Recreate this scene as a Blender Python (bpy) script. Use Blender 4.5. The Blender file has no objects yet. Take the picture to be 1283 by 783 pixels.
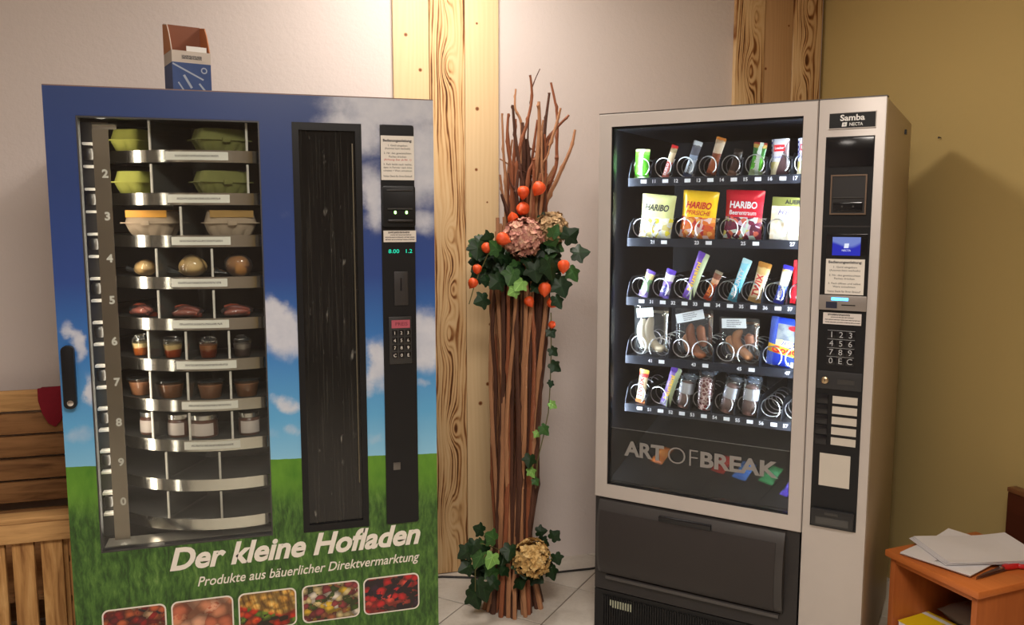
import bpy, bmesh, math, random
from mathutils import Vector, Matrix, Euler
PI = math.pi
R_ = math.radians
random.seed(7)
S = bpy.context.scene
COL = S.collection

# ------------------------------------------------------------------ camera, world, lights, exposure
cam_d = bpy.data.cameras.new('camera')
cam = bpy.data.objects.new('camera', cam_d); COL.objects.link(cam)
cam.location = (0, 0, 1.493)
cam.rotation_euler = (R_(90 - 6.60), 0, R_(-16.49))
cam_d.sensor_fit = 'HORIZONTAL'; cam_d.sensor_width = 36.0
cam_d.lens = 36.0 * 1040.7 / 1283.0
cam_d.clip_start = 0.05
S.camera = cam

wd = bpy.data.worlds.new('world'); S.world = wd; wd.use_nodes = True
wd.node_tree.nodes['Background'].inputs[0].default_value = (1.0, 0.90, 0.80, 1)
wd.node_tree.nodes['Background'].inputs[1].default_value = 0.10

S.view_settings.view_transform = 'Standard'
S.view_settings.look = 'None'
S.view_settings.gamma = 1.0
S.view_settings.use_curve_mapping = False
S.view_settings.exposure = 0.0

# ceiling downlights of the room: (x, y, watts, radius)
CEIL = 2.72
LAMPS = [(0.62, 2.70, 20, 0.16), (0.15, 0.25, 70, 0.42), (-1.5, 0.0, 12, 0.30)]   # half sizes of square panels
WARM = (1.0, 0.905, 0.815)

# ------------------------------------------------------------------ node expression helper
class X:
    """wraps a node socket so that materials can be written as arithmetic"""
    def __init__(s, nt, sock): s.nt = nt; s.k = sock
    def _m(s, op, *o):
        n = s.nt.nodes.new('ShaderNodeMath'); n.operation = op
        for i, v in enumerate((s,) + o):
            if isinstance(v, X): s.nt.links.new(v.k, n.inputs[i])
            else: n.inputs[i].default_value = v
        return X(s.nt, n.outputs[0])
    def __add__(s, o): return s._m('ADD', o)
    __radd__ = __add__
    def __sub__(s, o): return s._m('SUBTRACT', o)
    def __rsub__(s, o): return (s * -1.0) + o
    def __mul__(s, o): return s._m('MULTIPLY', o)
    __rmul__ = __mul__
    def __truediv__(s, o): return s._m('DIVIDE', o)
    def abs(s): return s._m('ABSOLUTE')
    def sin(s): return s._m('SINE')
    def exp(s): return s._m('EXPONENT')
    def sqrt(s): return s._m('SQRT')
    def pow(s, p): return s._m('POWER', p)
    def max(s, o): return s._m('MAXIMUM', o)
    def min(s, o): return s._m('MINIMUM', o)
    def gt(s, o): return s._m('GREATER_THAN', o)
    def lt(s, o): return s._m('LESS_THAN', o)
    def fract(s): return s._m('FRACT')
    def step(s, a, b):
        n = s.nt.nodes.new('ShaderNodeMapRange'); n.interpolation_type = 'SMOOTHSTEP'
        s.nt.links.new(s.k, n.inputs[0])
        n.inputs[1].default_value = a; n.inputs[2].default_value = b
        return X(s.nt, n.outputs[0])

class Mat:
    def __init__(s, name):
        s.m = bpy.data.materials.new(name); s.m.use_nodes = True
        s.nt = s.m.node_tree; s.b = s.nt.nodes['Principled BSDF']; s.out = s.nt.nodes['Material Output']
        s._p = None
    def pos(s, kind='Object'):
        tc = s.nt.nodes.new('ShaderNodeTexCoord')
        sp = s.nt.nodes.new('ShaderNodeSeparateXYZ'); s.nt.links.new(tc.outputs[kind], sp.inputs[0])
        return [X(s.nt, sp.outputs[i]) for i in range(3)]
    def vec(s, x, y, z):
        n = s.nt.nodes.new('ShaderNodeCombineXYZ')
        for i, v in enumerate((x, y, z)):
            if isinstance(v, X): s.nt.links.new(v.k, n.inputs[i])
            else: n.inputs[i].default_value = v
        return X(s.nt, n.outputs[0])
    def noise(s, v, scale, detail=3, rough=.5, dist=0):
        n = s.nt.nodes.new('ShaderNodeTexNoise'); s.nt.links.new(v.k, n.inputs['Vector'])
        n.inputs['Scale'].default_value = scale; n.inputs['Detail'].default_value = detail
        n.inputs['Roughness'].default_value = rough; n.inputs['Distortion'].default_value = dist
        return X(s.nt, n.outputs['Fac'])
    def voro(s, v, scale, out='Distance', feature='F1', rnd=1.0):
        n = s.nt.nodes.new('ShaderNodeTexVoronoi'); n.feature = feature; s.nt.links.new(v.k, n.inputs['Vector'])
        n.inputs['Scale'].default_value = scale; n.inputs['Randomness'].default_value = rnd
        return X(s.nt, n.outputs[out])
    def ramp(s, f, stops, const=False):
        n = s.nt.nodes.new('ShaderNodeValToRGB'); s.nt.links.new(f.k, n.inputs[0])
        cr = n.color_ramp; cr.interpolation = 'CONSTANT' if const else 'LINEAR'
        while len(cr.elements) < len(stops): cr.elements.new(0.5)
        for e, (p, c) in zip(cr.elements, stops): e.position = p; e.color = (*c, 1)
        return X(s.nt, n.outputs[0])
    def mix(s, f, a, b):
        n = s.nt.nodes.new('ShaderNodeMix'); n.data_type = 'RGBA'
        for i, v in ((0, f), (6, a), (7, b)):
            if isinstance(v, X): s.nt.links.new(v.k, n.inputs[i])
            elif i == 0: n.inputs[0].default_value = v
            else: n.inputs[i].default_value = (*v, 1)
        return X(s.nt, n.outputs[2])
    def set(s, **kw):
        for k, v in kw.items():
            k = {'color': 'Base Color', 'rough': 'Roughness', 'metal': 'Metallic', 'spec': 'Specular IOR Level',
                 'coat': 'Coat Weight', 'coatr': 'Coat Roughness', 'emit': 'Emission Color', 'power': 'Emission Strength', 'trans': 'Transmission Weight',
                 'alpha': 'Alpha', 'sub': 'Subsurface Weight'}[k]
            i = s.b.inputs[k]
            if isinstance(v, X): s.nt.links.new(v.k, i)
            elif isinstance(v, tuple): i.default_value = (*v, 1)
            else: i.default_value = v
        return s
    def bump(s, h, strength=.3, dist=.002):
        n = s.nt.nodes.new('ShaderNodeBump'); s.nt.links.new(h.k, n.inputs['Height'])
        n.inputs['Strength'].default_value = strength; n.inputs['Distance'].default_value = dist
        s.nt.links.new(n.outputs[0], s.b.inputs['Normal']); return s

def srgb(r, g, b):
    f = lambda c: (c / 255 / 12.92) if c <= 10 else ((c / 255 + .055) / 1.055) ** 2.4
    return (f(r), f(g), f(b))

MC = {}
def plain(name, col, rough=.5, metal=0, spec=.5, var=.06, scale=14, bump=0, **kw):
    """plain painted / moulded material: a little procedural mottling of the colour"""
    if name in MC: return MC[name]
    M = Mat(name); p = M.vec(*M.pos())
    n = M.noise(p, scale, 3)
    lo = tuple(c * (1 - var) for c in col); hi = tuple(min(1, c * (1 + var)) for c in col)
    M.set(color=M.mix(n, lo, hi), rough=rough, metal=metal, spec=spec, **kw)
    if bump: M.bump(M.noise(p, 220, 2), bump)
    MC[name] = M.m; return M.m
def emis(name, col, power):
    if name in MC: return MC[name]
    M = Mat(name); M.set(color=(0, 0, 0), emit=col, power=power); MC[name] = M.m; return M.m
def glassy(name, tint=(1, 1, 1), ior=1.45, boost=1.0, rough=0.0, film=None):
    """thin clear pane: transparent with a Fresnel mirror reflection; film = (opacity, colour) adds a diffuse film"""
    if name in MC: return MC[name]
    M = Mat(name); nt = M.nt; nt.nodes.remove(M.b)
    t = nt.nodes.new('ShaderNodeBsdfTransparent'); t.inputs[0].default_value = (*tint, 1)
    base = t.outputs[0]
    if film:
        d = nt.nodes.new('ShaderNodeBsdfDiffuse'); d.inputs[0].default_value = (*film[1], 1)
        mm = nt.nodes.new('ShaderNodeMixShader'); mm.inputs[0].default_value = film[0]
        nt.links.new(base, mm.inputs[1]); nt.links.new(d.outputs[0], mm.inputs[2]); base = mm.outputs[0]
    g = nt.nodes.new('ShaderNodeBsdfGlossy'); g.inputs[0].default_value = (1, 1, 1, 1); g.inputs['Roughness'].default_value = rough
    fr = nt.nodes.new('ShaderNodeFresnel'); fr.inputs[0].default_value = ior
    f = X(nt, fr.outputs[0]) * boost
    mx = nt.nodes.new('ShaderNodeMixShader'); nt.links.new(f.k, mx.inputs[0])
    nt.links.new(base, mx.inputs[1]); nt.links.new(g.outputs[0], mx.inputs[2])
    nt.links.new(mx.outputs[0], M.out.inputs[0]); MC[name] = M.m; return M.m

# ------------------------------------------------------------------ mesh helpers
class MB:
    def __init__(s): s.v = []; s.f = []; s.sm = False
    def quad(s, pts):
        i = len(s.v); s.v += [tuple(p) for p in pts]; s.f.append(tuple(range(i, i + len(pts)))); return s
    def box(s, x0, x1, y0, y1, z0, z1):
        i = len(s.v)
        s.v += [(x, y, z) for z in (z0, z1) for y in (y0, y1) for x in (x0, x1)]
        for q in ((0, 2, 3, 1), (4, 5, 7, 6), (0, 1, 5, 4), (2, 6, 7, 3), (0, 4, 6, 2), (1, 3, 7, 5)):
            s.f.append(tuple(i + k for k in q))
        return s
    def rings(s, rings, close=True, cap0=True, cap1=True):
        i = len(s.v); n = len(rings[0])
        for r in rings: s.v += [tuple(p) for p in r]
        for a in range(len(rings) - 1):
            for k in range(n if close else n - 1):
                k2 = (k + 1) % n
                s.f.append((i + a * n + k, i + a * n + k2, i + (a + 1) * n + k2, i + (a + 1) * n + k))
        if cap0: s.f.append(tuple(i + k for k in reversed(range(n))))
        if cap1: s.f.append(tuple(i + (len(rings) - 1) * n + k for k in range(n)))
        return s
    def lathe(s, prof, n=20, c=(0, 0, 0), axis='z', a0=0, cap0=True, cap1=True):
        rr = []
        for r, h in prof:
            ring = []
            for k in range(n):
                a = a0 + 2 * PI * k / n; x, y = r * math.cos(a), r * math.sin(a)
                p = {'z': (x, y, h), 'y': (x, -h, y), 'x': (h, x, y)}[axis]
                ring.append((p[0] + c[0], p[1] + c[1], p[2] + c[2]))
            rr.append(ring)
        return s.rings(rr, True, cap0, cap1)
    def tube(s, pts, rad, n=6, cap=True):
        pts = [Vector(p) for p in pts]; rr = []
        up = Vector((0, 0, 1)); prev = None
        for i, p in enumerate(pts):
            t = (pts[min(i + 1, len(pts) - 1)] - pts[max(i - 1, 0)]).normalized()
            if prev is None:
                a = t.orthogonal().normalized()
            else:
                a = (prev - t * prev.dot(t)).normalized()
            prev = a; b = t.cross(a)
            r = rad[i] if isinstance(rad, (list, tuple)) else rad
            rr.append([p + (a * math.cos(2 * PI * k / n) + b * math.sin(2 * PI * k / n)) * r for k in range(n)])
        return s.rings(rr, True, cap, cap)
    def mesh(s, name, mat=None, smooth=False):
        me = bpy.data.meshes.new(name); me.from_pydata(s.v, [], s.f); me.validate(); me.update()
        if mat is not None: me.materials.append(mat)
        if smooth: me.shade_smooth()
        return me

def link(name, data, parent=None, loc=None, rot=None, mw=None):
    o = bpy.data.objects.new(name, data); COL.objects.link(o)
    if parent is not None: o.parent = parent
    if loc is not None: o.location = loc
    if rot is not None: o.rotation_euler = rot
    if mw is not None: o.matrix_world = mw
    return o
def part(name, mb, mat, parent, smooth=False, bevel=0, loc=None, rot=None, seg=2):
    me = mb.mesh(name, mat, smooth)
    if bevel:
        bm = bmesh.new(); bm.from_mesh(me); bmesh.ops.remove_doubles(bm, verts=bm.verts, dist=1e-6)
        bmesh.ops.bevel(bm, geom=list(bm.edges), offset=bevel, segments=seg, affect='EDGES', profile=.6, clamp_overlap=True)
        bm.to_mesh(me); bm.free()
    if smooth or bevel:
        me.shade_smooth()
        try: me.set_sharp_from_angle(angle=R_(42))
        except Exception: pass
    return link(name, me, parent, loc, rot)
def bx(name, mat, parent, x0, x1, y0, y1, z0, z1, bevel=0, **k):
    return part(name, MB().box(x0, x1, y0, y1, z0, z1), mat, parent, bevel=bevel, **k)
def tag(o, label, cat, group=None):
    o['label'] = label; o['category'] = cat
    if group: o['group'] = group
    return o
def struct(o): o['kind'] = 'structure'; return o
def thing(name, label, cat, loc=(0, 0, 0), rotz=0, group=None, mw=None):
    o = bpy.data.objects.new(name, None); COL.objects.link(o); o.empty_display_size = .05
    if mw is not None: o.matrix_world = mw
    else: o.location = loc; o.rotation_euler = (0, 0, rotz)
    return tag(o, label, cat, group)
def rounded(w, h, r, n=5, cx=0, cz=0):
    """outline of a rounded rectangle in x/z"""
    out = []
    for sx, sz, a0 in ((1, 1, 0), (-1, 1, 90), (-1, -1, 180), (1, -1, 270)):
        for k in range(n + 1):
            a = R_(a0 + 90 * k / n)
            out.append((cx + sx * (w / 2 - r) + r * math.cos(a), cz + sz * (h / 2 - r) + r * math.sin(a)))
    return out
def plate(pts, y0, y1):
    """extrude an x/z outline between two y"""
    return MB().rings([[(x, y1, z) for x, z in pts], [(x, y0, z) for x, z in pts]])

TEXTS = []
def text(body, size, mat, parent, x, y, z, align='CENTER', shear=0, bold=0, width=None, rot=None, name='lettering', sy=1.0, valign='CENTER'):
    """lettering in the x/z plane facing -y; turned into a mesh at the end of the script. width squeezes or stretches it to fit"""
    TEXTS.append((body, size, mat, parent, (x, y, z), align, shear, bold, width, rot, name, sy, valign))
def flush_texts():
    made = []
    for t in TEXTS:
        body, size, mat, parent, loc, align, shear, bold, width, rot, name, sy, va = t
        c = bpy.data.curves.new('lettering', 'FONT'); c.body = body; c.size = size; c.align_x = align; c.align_y = va
        c.shear = shear; c.offset = bold; c.resolution_u = 4 if size > .015 else 2; c.extrude = 0.0004 if size > .03 else 0
        o = bpy.data.objects.new('lettering', c); COL.objects.link(o); made.append(o)
    bpy.context.view_layer.update()
    dg = bpy.context.evaluated_depsgraph_get()
    for o, t in zip(made, TEXTS):
        body, size, mat, parent, loc, align, shear, bold, width, rot, name, sy, va = t
        me = bpy.data.meshes.new_from_object(o.evaluated_get(dg)); me.materials.clear(); me.materials.append(mat)
        xs = [v.co.x for v in me.vertices]
        k = 1.0
        if width and xs:
            k = width / max(1e-6, max(xs) - min(xs))
        me.transform(Matrix.Diagonal((k, sy, 1, 1)))
        me.transform(Matrix.Rotation(PI / 2, 4, 'X'))
        link(name, me, parent, loc, rot)
    for o in made:
        d = o.data; bpy.data.objects.remove(o); bpy.data.curves.remove(d)

# ------------------------------------------------------------------ shared materials
BLACK = plain('black_plastic', (.009, .009, .010), .36, spec=.3, var=.15)
BLACK_GLOSS = plain('black_gloss', (.008, .008, .010), .12, var=.1)
CHARCOAL = plain('charcoal_plastic', (.026, .023, .023), .42, spec=.4, var=.1, bump=.06)
DARKSTEEL = plain('dark_steel', (.07, .068, .066), .35, metal=.6, var=.1)
STEEL = plain('polished_steel', (.72, .70, .67), .16, metal=1.0, var=.05)
CHROME = plain('chrome_wire', (.9, .91, .95), .30, metal=1.0, var=.03)
SILVER = plain('silver_grey_paint', srgb(196, 188, 182), .42, metal=.25, var=.03)
GREYBAR = plain('grey_aluminium', srgb(150, 142, 136), .35, metal=.4, var=.04)
WHITE = plain('white_print', (.82, .81, .79), .5, var=.02)
PAPERM = plain('white_paper', (.78, .76, .76), .7, var=.03)
CREAMP = plain('cream_label', srgb(224, 218, 208), .5, var=.03)
DARKINK = plain('dark_ink', (.03, .03, .035), .6, var=.05)
REDINK = plain('red_ink', (.55, .05, .05), .6, var=.05)
GLASS = glassy('clear_glass', (.96, .98, .97), 1.45, .8)
FILM = glassy('clear_film', (.96, .97, .98), 1.4, 1.6, .10, film=(.03, (.8, .85, .9)))
ACRYL = glassy('clear_acrylic', (.92, .92, .9), 1.45, 2.0, .06, film=(.10, (.8, .78, .72)))

def fineprint(name, paper, ink, lines, h, z0, w, x0=0.0):
    """paper with rows of print too small to read: broken dark dashes; object coords x/z"""
    if name in MC: return MC[name]
    M = Mat(name); x, y, z = M.pos()
    f = None
    for (zz, th, a, b) in lines:
        row = ((z - (z0 + zz * h)).abs()).lt(th)
        inx = ((x - (x0 + (a + b) / 2 * w)).abs()).lt((b - a) / 2 * w)
        m = row * inx
        f = m if f is None else f.max(m)
    n = M.noise(M.vec(x * 1.0, 0.0, z * 3.0), 330, 2)
    f = f * n.step(.40, .52)
    M.set(color=M.mix(f, paper, ink), rough=.5); MC[name] = M.m; return M.m

# ------------------------------------------------------------------ room
BY, RX, LX, FY = 3.31, 2.44, -3.6, -4.2
def wall_material(name, col, var, bumpd):
    M = Mat(name); p = M.vec(*M.pos())
    n = M.noise(p, 1.3, 4); g = M.noise(p, 60, 4, .6)
    c = M.mix(n, tuple(q * (1 - var) for q in col), tuple(q * (1 + var) for q in col))
    M.set(color=c, rough=.85, spec=.25); M.bump(g, .35, bumpd); return M.m
WALLM = wall_material('roughcast_white_wall', srgb(219, 208, 203), .03, .004)
OLIVE = wall_material('olive_yellow_wall', srgb(190, 166, 108), .03, .002)
CEILM = wall_material('ceiling_paint', srgb(228, 220, 208), .02, .001)
wb = struct(part('wall_back', MB().box(LX, RX + .12, BY, BY + .12, -.02, CEIL), WALLM, None))
wr = struct(part('wall_right', MB().box(RX, RX + .12, FY, BY, -.02, CEIL), OLIVE, None))
wl = struct(part('wall_left', MB().box(LX - .12, LX, FY, BY, -.02, CEIL), WALLM, None))
wf = struct(part('wall_front', MB().box(LX, RX, FY - .12, FY, -.02, CEIL), WALLM, None))
ce = struct(part('ceiling', MB().box(LX, RX, FY, BY, CEIL, CEIL + .1), CEILM, None))
# floor: grout bed plus diagonal 33 cm tiles
GROUT = plain('grout', srgb(118, 108, 98), .85, var=.08)
fl = struct(part('floor', MB().box(LX, RX, FY, BY, -.03, -.003), GROUT, None))
def tile_material():
    M = Mat('floor_tile'); x, y, z = M.pos(); 
    tc = M.nt.nodes.new('ShaderNodeObjectInfo')
    rnd = X(M.nt, tc.outputs['Random'])
    p = M.vec(x + rnd * 7.0, y + rnd * 3.0, z)
    n = M.noise(p, 5, 5, .6); n2 = M.noise(p, 70, 3, .6)
    c = M.ramp(n * .75 + n2 * .25, [(.3, srgb(186, 178, 166)), (.5, srgb(206, 199, 188)), (.7, srgb(218, 212, 202))])
    M.set(color=c, rough=.32, spec=.5); M.bump(n2, .05, .001); return M.m
TILEM = tile_material()
TS = 0.333; GAP = .005
def clip(poly, x0, x1, y0, y1):
    for ax, lim, sg in ((0, x0, 1), (0, x1, -1), (1, y0, 1), (1, y1, -1)):
        out = []
        for i in range(len(poly)):
            a, b = poly[i - 1], poly[i]
            da, db = sg * (a[ax] - lim), sg * (b[ax] - lim)
            if (da >= 0) != (db >= 0):
                t = da / (da - db); out.append((a[0] + (b[0] - a[0]) * t, a[1] + (b[1] - a[1]) * t))
            if db >= 0: out.append(b)
        poly = out
        if not poly: break
    return poly
def tile_prism(mb, poly):
    n = len(poly); i = len(mb.v); b = .0015
    cx = sum(p[0] for p in poly) / n; cy = sum(p[1] for p in poly) / n
    mb.v += [(x, y, -.003) for x, y in poly] + [(x, y, -.0012) for x, y in poly]
    mb.v += [(x + (cx - x) * .012, y + (cy - y) * .012, 0) for x, y in poly]
    for a in range(2):
        for k in range(n): mb.f.append((i + a * n + k, i + a * n + (k + 1) % n, i + (a + 1) * n + (k + 1) % n, i + (a + 1) * n + k))
    mb.f.append(tuple(i + 2 * n + k for k in range(n)))
rest = MB(); full_mesh = None
D1 = Vector((1, 1)).normalized(); D2 = Vector((-1, 1)).normalized()
P0, Q0 = 2.611, 1.628
for i in range(-26, 14):
    for j in range(-26, 14):
        s0, s1 = P0 + i * TS + GAP / 2, P0 + (i + 1) * TS - GAP / 2
        t0, t1 = Q0 + j * TS + GAP / 2, Q0 + (j + 1) * TS - GAP / 2
        poly = [tuple(D1 * s + D2 * t) for s, t in ((s0, t0), (s1, t0), (s1, t1), (s0, t1))]
        c = D1 * (s0 + s1) / 2 + D2 * (t0 + t1) / 2
        near = .35 < c.x < 1.55 and 2.45 < c.y < 3.45
        whole = all(LX < p[0] < RX and FY < p[1] < BY for p in poly)
        if not whole: poly = clip(poly, LX, RX, FY, BY)
        if len(poly) < 3: continue
        if near:
            if whole:
                if full_mesh is None:
                    m = MB(); tile_prism(m, [(p[0] - c.x, p[1] - c.y) for p in poly]); full_mesh = m.mesh('tile', TILEM)
                link('tile', full_mesh, fl, (c.x, c.y, 0))
            else:
                m = MB(); tile_prism(m, [(p[0] - c.x, p[1] - c.y) for p in poly]); link('tile', m.mesh('tile', TILEM), fl, (c.x, c.y, 0))
        else: tile_prism(rest, poly)
o = link('tile_field', rest.mesh('tile_field', TILEM), fl); o['kind'] = 'stuff'

# ceiling downlights (out of frame, they light the room)
for i, (x, y, w, r) in enumerate(LAMPS):
    t = thing('ceiling_panel', ['small square ceiling light close to the back wall above the pale boards', 'large square ceiling light above the middle of the tiled floor', 'square ceiling light near the left wall'][i], 'ceiling light', (x, y, CEIL))
    m = MB()
    for q in ((-r - .02, r + .02, -r - .02, -r), (-r - .02, r + .02, r, r + .02), (-r - .02, -r, -r, r), (r, r + .02, -r, r)): m.box(q[0], q[1], q[2], q[3], -.018, -.0005)
    part('panel_frame', m, SILVER, t)
    part('diffuser', MB().box(-r, r, -r, r, -.008, -.0005), emis('panel_diffuser', WARM, 2.0), t)
    ld = bpy.data.lights.new('panel_light', 'AREA'); ld.shape = 'SQUARE'; ld.size = 2 * r; ld.energy = w; ld.color = WARM
    lo = bpy.data.objects.new('panel_light', ld); COL.objects.link(lo); lo.parent = t; lo.location = (0, 0, -.019)

# ------------------------------------------------------------------ timber boards on the back wall
def board_material(name, burnt, seed, knots):
    M = Mat(name); x, y, z = M.pos()
    rn = random.Random(seed)
    if burnt:
        lo, hi = srgb(72, 38, 18), srgb(214, 172, 120)
        w = M.noise(M.vec(x * 3.0 + seed, y, z * .55), 2.2, 3)
        h = x + (w - .5) * .10
        for kx, kz, s, a in knots:
            d = ((x - kx) / s) * ((x - kx) / s) + ((z - kz) / (s * 2.6)) * ((z - kz) / (s * 2.6))
            h = h + (d * -1.0).exp() * a
        fine = M.noise(M.vec(x * 60 + seed, y, z * 1.2), 3, 3)
        h = h + (M.noise(M.vec(x * 22 + seed, y, z * 2.2), 2, 4, .65) - .5) * .012
        b = (h * (2 * PI / .0125)).sin() * .32 + (h * (2 * PI / .0310) + seed).sin() * .22 + .5
        edge = M.noise(M.vec(x * 6 + seed * 3, y, z * 1.1), 2.0, 3).step(.36, .66)
        f = (b.pow(1.6) * .75 + fine * .25) * (edge * .8 + .25)
        c = M.ramp(1.0 - f, [(.16, lo), (.46, srgb(146, 94, 50)), (.70, hi), (1, srgb(232, 200, 152))])
        M.set(color=c, rough=.62, spec=.3); M.bump(b, .4, .0012)
    else:
        lo, hi = (srgb(212, 178, 130), srgb(230, 202, 158)) if name == 'trim_1_board' else (srgb(176, 132, 88), srgb(204, 164, 118))
        w = M.noise(M.vec(x * 3.0 + seed, y, z * .4), 2.0, 3)
        b = ((x + (w - .5) * .12) * (2 * PI / .018)).sin() * .5 + .5
        fine = M.noise(M.vec(x * 80 + seed, y, z * 1.0), 3, 3)
        f = b * .18 + fine * .45
        c = M.mix(f, hi, lo)
        for kx, kz, s, a in knots:
            d = (((x - kx) * (x - kx)) + ((z - kz) * (z - kz))).sqrt()
            c = M.mix(1.0 - d.step(s * .55, s), c, srgb(150, 92, 46))
            c = M.mix(1.0 - d.step(s * .2, s * .5), c, srgb(96, 54, 26))
        M.set(color=c, rough=.55, spec=.35); M.bump(fine, .15, .0008)
    return M.m
def timber(name, edges, kinds, knotsets):
    """upright boards screwed side by side on the wall; each board is a part"""
    root = bpy.data.objects.new(name, None); COL.objects.link(root); root.location = ((edges[0] + edges[-1]) / 2, BY, 0); struct(root)
    for i, k in enumerate(kinds):
        a, b = edges[i] + .0012, edges[i + 1] - .0012; w = b - a; c = (a + b) / 2
        th = .024 if k else .020
        m = board_material(name + '_board', k, 3.7 * (i + 1) + len(name) + edges[0], knotsets[i])
        bx('plank', m, root, -w / 2, w / 2, -th, -.0005, .004, CEIL - .003, bevel=.0018, loc=(c - root.location.x, 0, 0))
    return root
timber('trim_1', [.495, .637, .779, .919], [0, 1, 0],
       [[(-.02, 2.19, .009, 0), (.035, 2.06, .009, 0), (-.03, 1.3, .009, 0)],
        [(.005, 2.08, .026, .05), (0, 1.42, .026, .055), (-.01, 1.02, .03, .05), (.01, .62, .028, .05), (.0, 2.35, .02, .03), (.01, 1.2, .02, .04), (0, .25, .03, .05)],
        [(-.02, 1.92, .010, 0), (-.025, 1.68, .008, 0), (.03, 1.35, .006, 0), (.02, .80, .010, 0), (-.012, .72, .011, 0), (-.02, 2.25, .006, 0), (.03, 1.05, .007, 0), (.02, 1.55, .005, 0)]])
timber('trim_2', [1.985, 2.128, 2.273, 2.42], [1, 0, 1],
       [[(.02, 2.36, .028, .05), (0, 2.12, .03, .05)], [(-.06, 2.14, .008, 0), (.05, 2.33, .006, 0)], [(-.01, 2.18, .028, .05), (.0, 2.42, .03, .05), (-.03, 2.02, .02, .04)]])

# =================================================================== left machine: farm shop drum vending machine
LW, LH, LD = 1.0255, 1.83, .848
LM = thing('drum_vending_machine', 'vending machine with blue sky and grass print and a round tray drum behind glass', 'vending machine', (-.541, 2.452, 0))
def sky_print():
    M = Mat('sky_and_grass_print'); x, y, z = M.pos()
    sky = M.ramp((z - .75) / 1.1, [(0, srgb(140, 196, 226)), (.14, srgb(92, 164, 212)), (.34, srgb(56, 116, 186)), (.52, srgb(46, 72, 140)), (.75, srgb(42, 64, 122)), (1, srgb(40, 62, 116))])
    wv = M.vec(x, 0.0, z)
    n1 = M.noise(wv, 7, 6, .6); n2 = M.noise(wv, 22, 5, .6)
    jx = x + (n1 - .5) * .16; jz = z + (M.noise(M.vec(x + 5.0, 0.0, z), 7, 6, .6) - .5) * .12
    f = None
    for cx, cz, rx, rz, a in ((.90, 1.86, .22, .17, 1.0), (.99, 1.66, .13, .17, .85), (.80, 1.74, .13, .10, .8), (.845, 1.55, .06, .13, .75), (1.0, 1.48, .08, .07, .6),
                              (.575, 1.165, .075, .085, 1.0), (.545, 1.22, .05, .05, .9), (.845, 1.06, .05, .085, .95), (.82, 1.0, .04, .05, .6), (1.0, 1.125, .075, .105, 1.0), (.98, .99, .04, .03, .5),
                              (.045, 1.15, .03, .07, .7), (.06, 1.02, .03, .05, .8), (.57, .95, .05, .035, .7), (.605, .88, .05, .025, .5), (.03, .90, .08, .05, .45), (.5, .86, .1, .03, .4), (.84, .83, .05, .03, .4), (.26, 1.62, .03, .03, .25), (.6, 1.5, .06, .035, .3)):
        d = ((jx - cx) / rx) * ((jx - cx) / rx) + ((jz - cz) / rz) * ((jz - cz) / rz)
        g = (d * -1.1).exp() * a
        f = g if f is None else f.max(g)
    f = (f + (n2 - .5) * .22).step(.26, .72)
    cloud = M.mix(n2, srgb(178, 184, 200), srgb(226, 226, 230))
    sky = M.mix(f * .9, sky, cloud)
    hz = .815 - x * .045 + (M.noise(M.vec(x, 0.0, 0.0), 30, 2) - .5) * .004
    st = M.noise(M.vec(x * 1.0 + n1 * .05, 0.0, z * .22), 95, 4, .65)
    st2 = M.noise(M.vec(x, 0.0, z * .45), 26, 4, .6)
    patch = M.noise(M.vec(x, 0.0, z), 5, 3)
    near = (hz - z).step(0.0, .32)
    g1 = M.ramp(st * .6 + st2 * .4, [(.32, srgb(22, 44, 16)), (.46, srgb(50, 86, 32)), (.58, srgb(80, 120, 50)), (.72, srgb(128, 160, 88))])
    g2 = M.ramp(st2 * .5 + patch * .5, [(.3, srgb(58, 112, 24)), (.6, srgb(96, 146, 44))])
    grass = M.mix(near.step(.05, .5), g2, g1)
    c = M.mix(z.lt(hz), sky, grass)
    M.set(color=c, rough=.34, spec=.45); return M.m
SKYM = sky_print()
LINNER = plain('machine_interior', (.030, .026, .022), .45, var=.15)
bodym = plain('blue_grey_body', srgb(44, 62, 112), .4, var=.04)
body = MB()
body.box(0, .02, .031, LD, .03, LH); body.box(LW - .02, LW, .031, LD, .03, LH); body.box(.02, LW - .02, LD - .02, LD, .03, LH)
body.box(.02, LW - .02, .031, LD - .02, .03, .10); body.box(.02, LW - .02, .031, LD - .02, LH - .02, LH)
part('body', body, LINNER, LM)
for x in (.08, LW - .08):
    for y in (.08, LD - .08): part('foot', MB().lathe([(.03, 0), (.03, .012), (.014, .016), (.014, .03)], 12, (x, y, 0)), BLACK, LM)
# printed front with three openings
us = [0, .0745, .535, .622, .815, .868, .966, LW]; zs = [.03, .561, 1.756, LH]
bm = bmesh.new()
for i in range(7):
    for j in range(3):
        if j == 1 and i in (1, 3, 5): continue
        v = [bm.verts.new(p) for p in ((us[i], 0, zs[j]), (us[i + 1], 0, zs[j]), (us[i + 1], 0, zs[j + 1]), (us[i], 0, zs[j + 1]))]
        bm.faces.new(v)
bmesh.ops.remove_doubles(bm, verts=bm.verts, dist=1e-5)
r = bmesh.ops.extrude_face_region(bm, geom=bm.faces[:])
bmesh.ops.translate(bm, verts=[e for e in r['geom'] if isinstance(e, bmesh.types.BMVert)], vec=(0, .030, 0))
bmesh.ops.recalc_face_normals(bm, faces=bm.faces[:])
me = bpy.data.meshes.new('front_door'); bm.to_mesh(me); bm.free(); me.materials.append(SKYM)
front = link('front_door', me, LM)
bx('top_edge', plain('brown_edge', srgb(120, 96, 88), .5), LM, 0, LW, .0, .03, LH, LH + .003)
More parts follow.
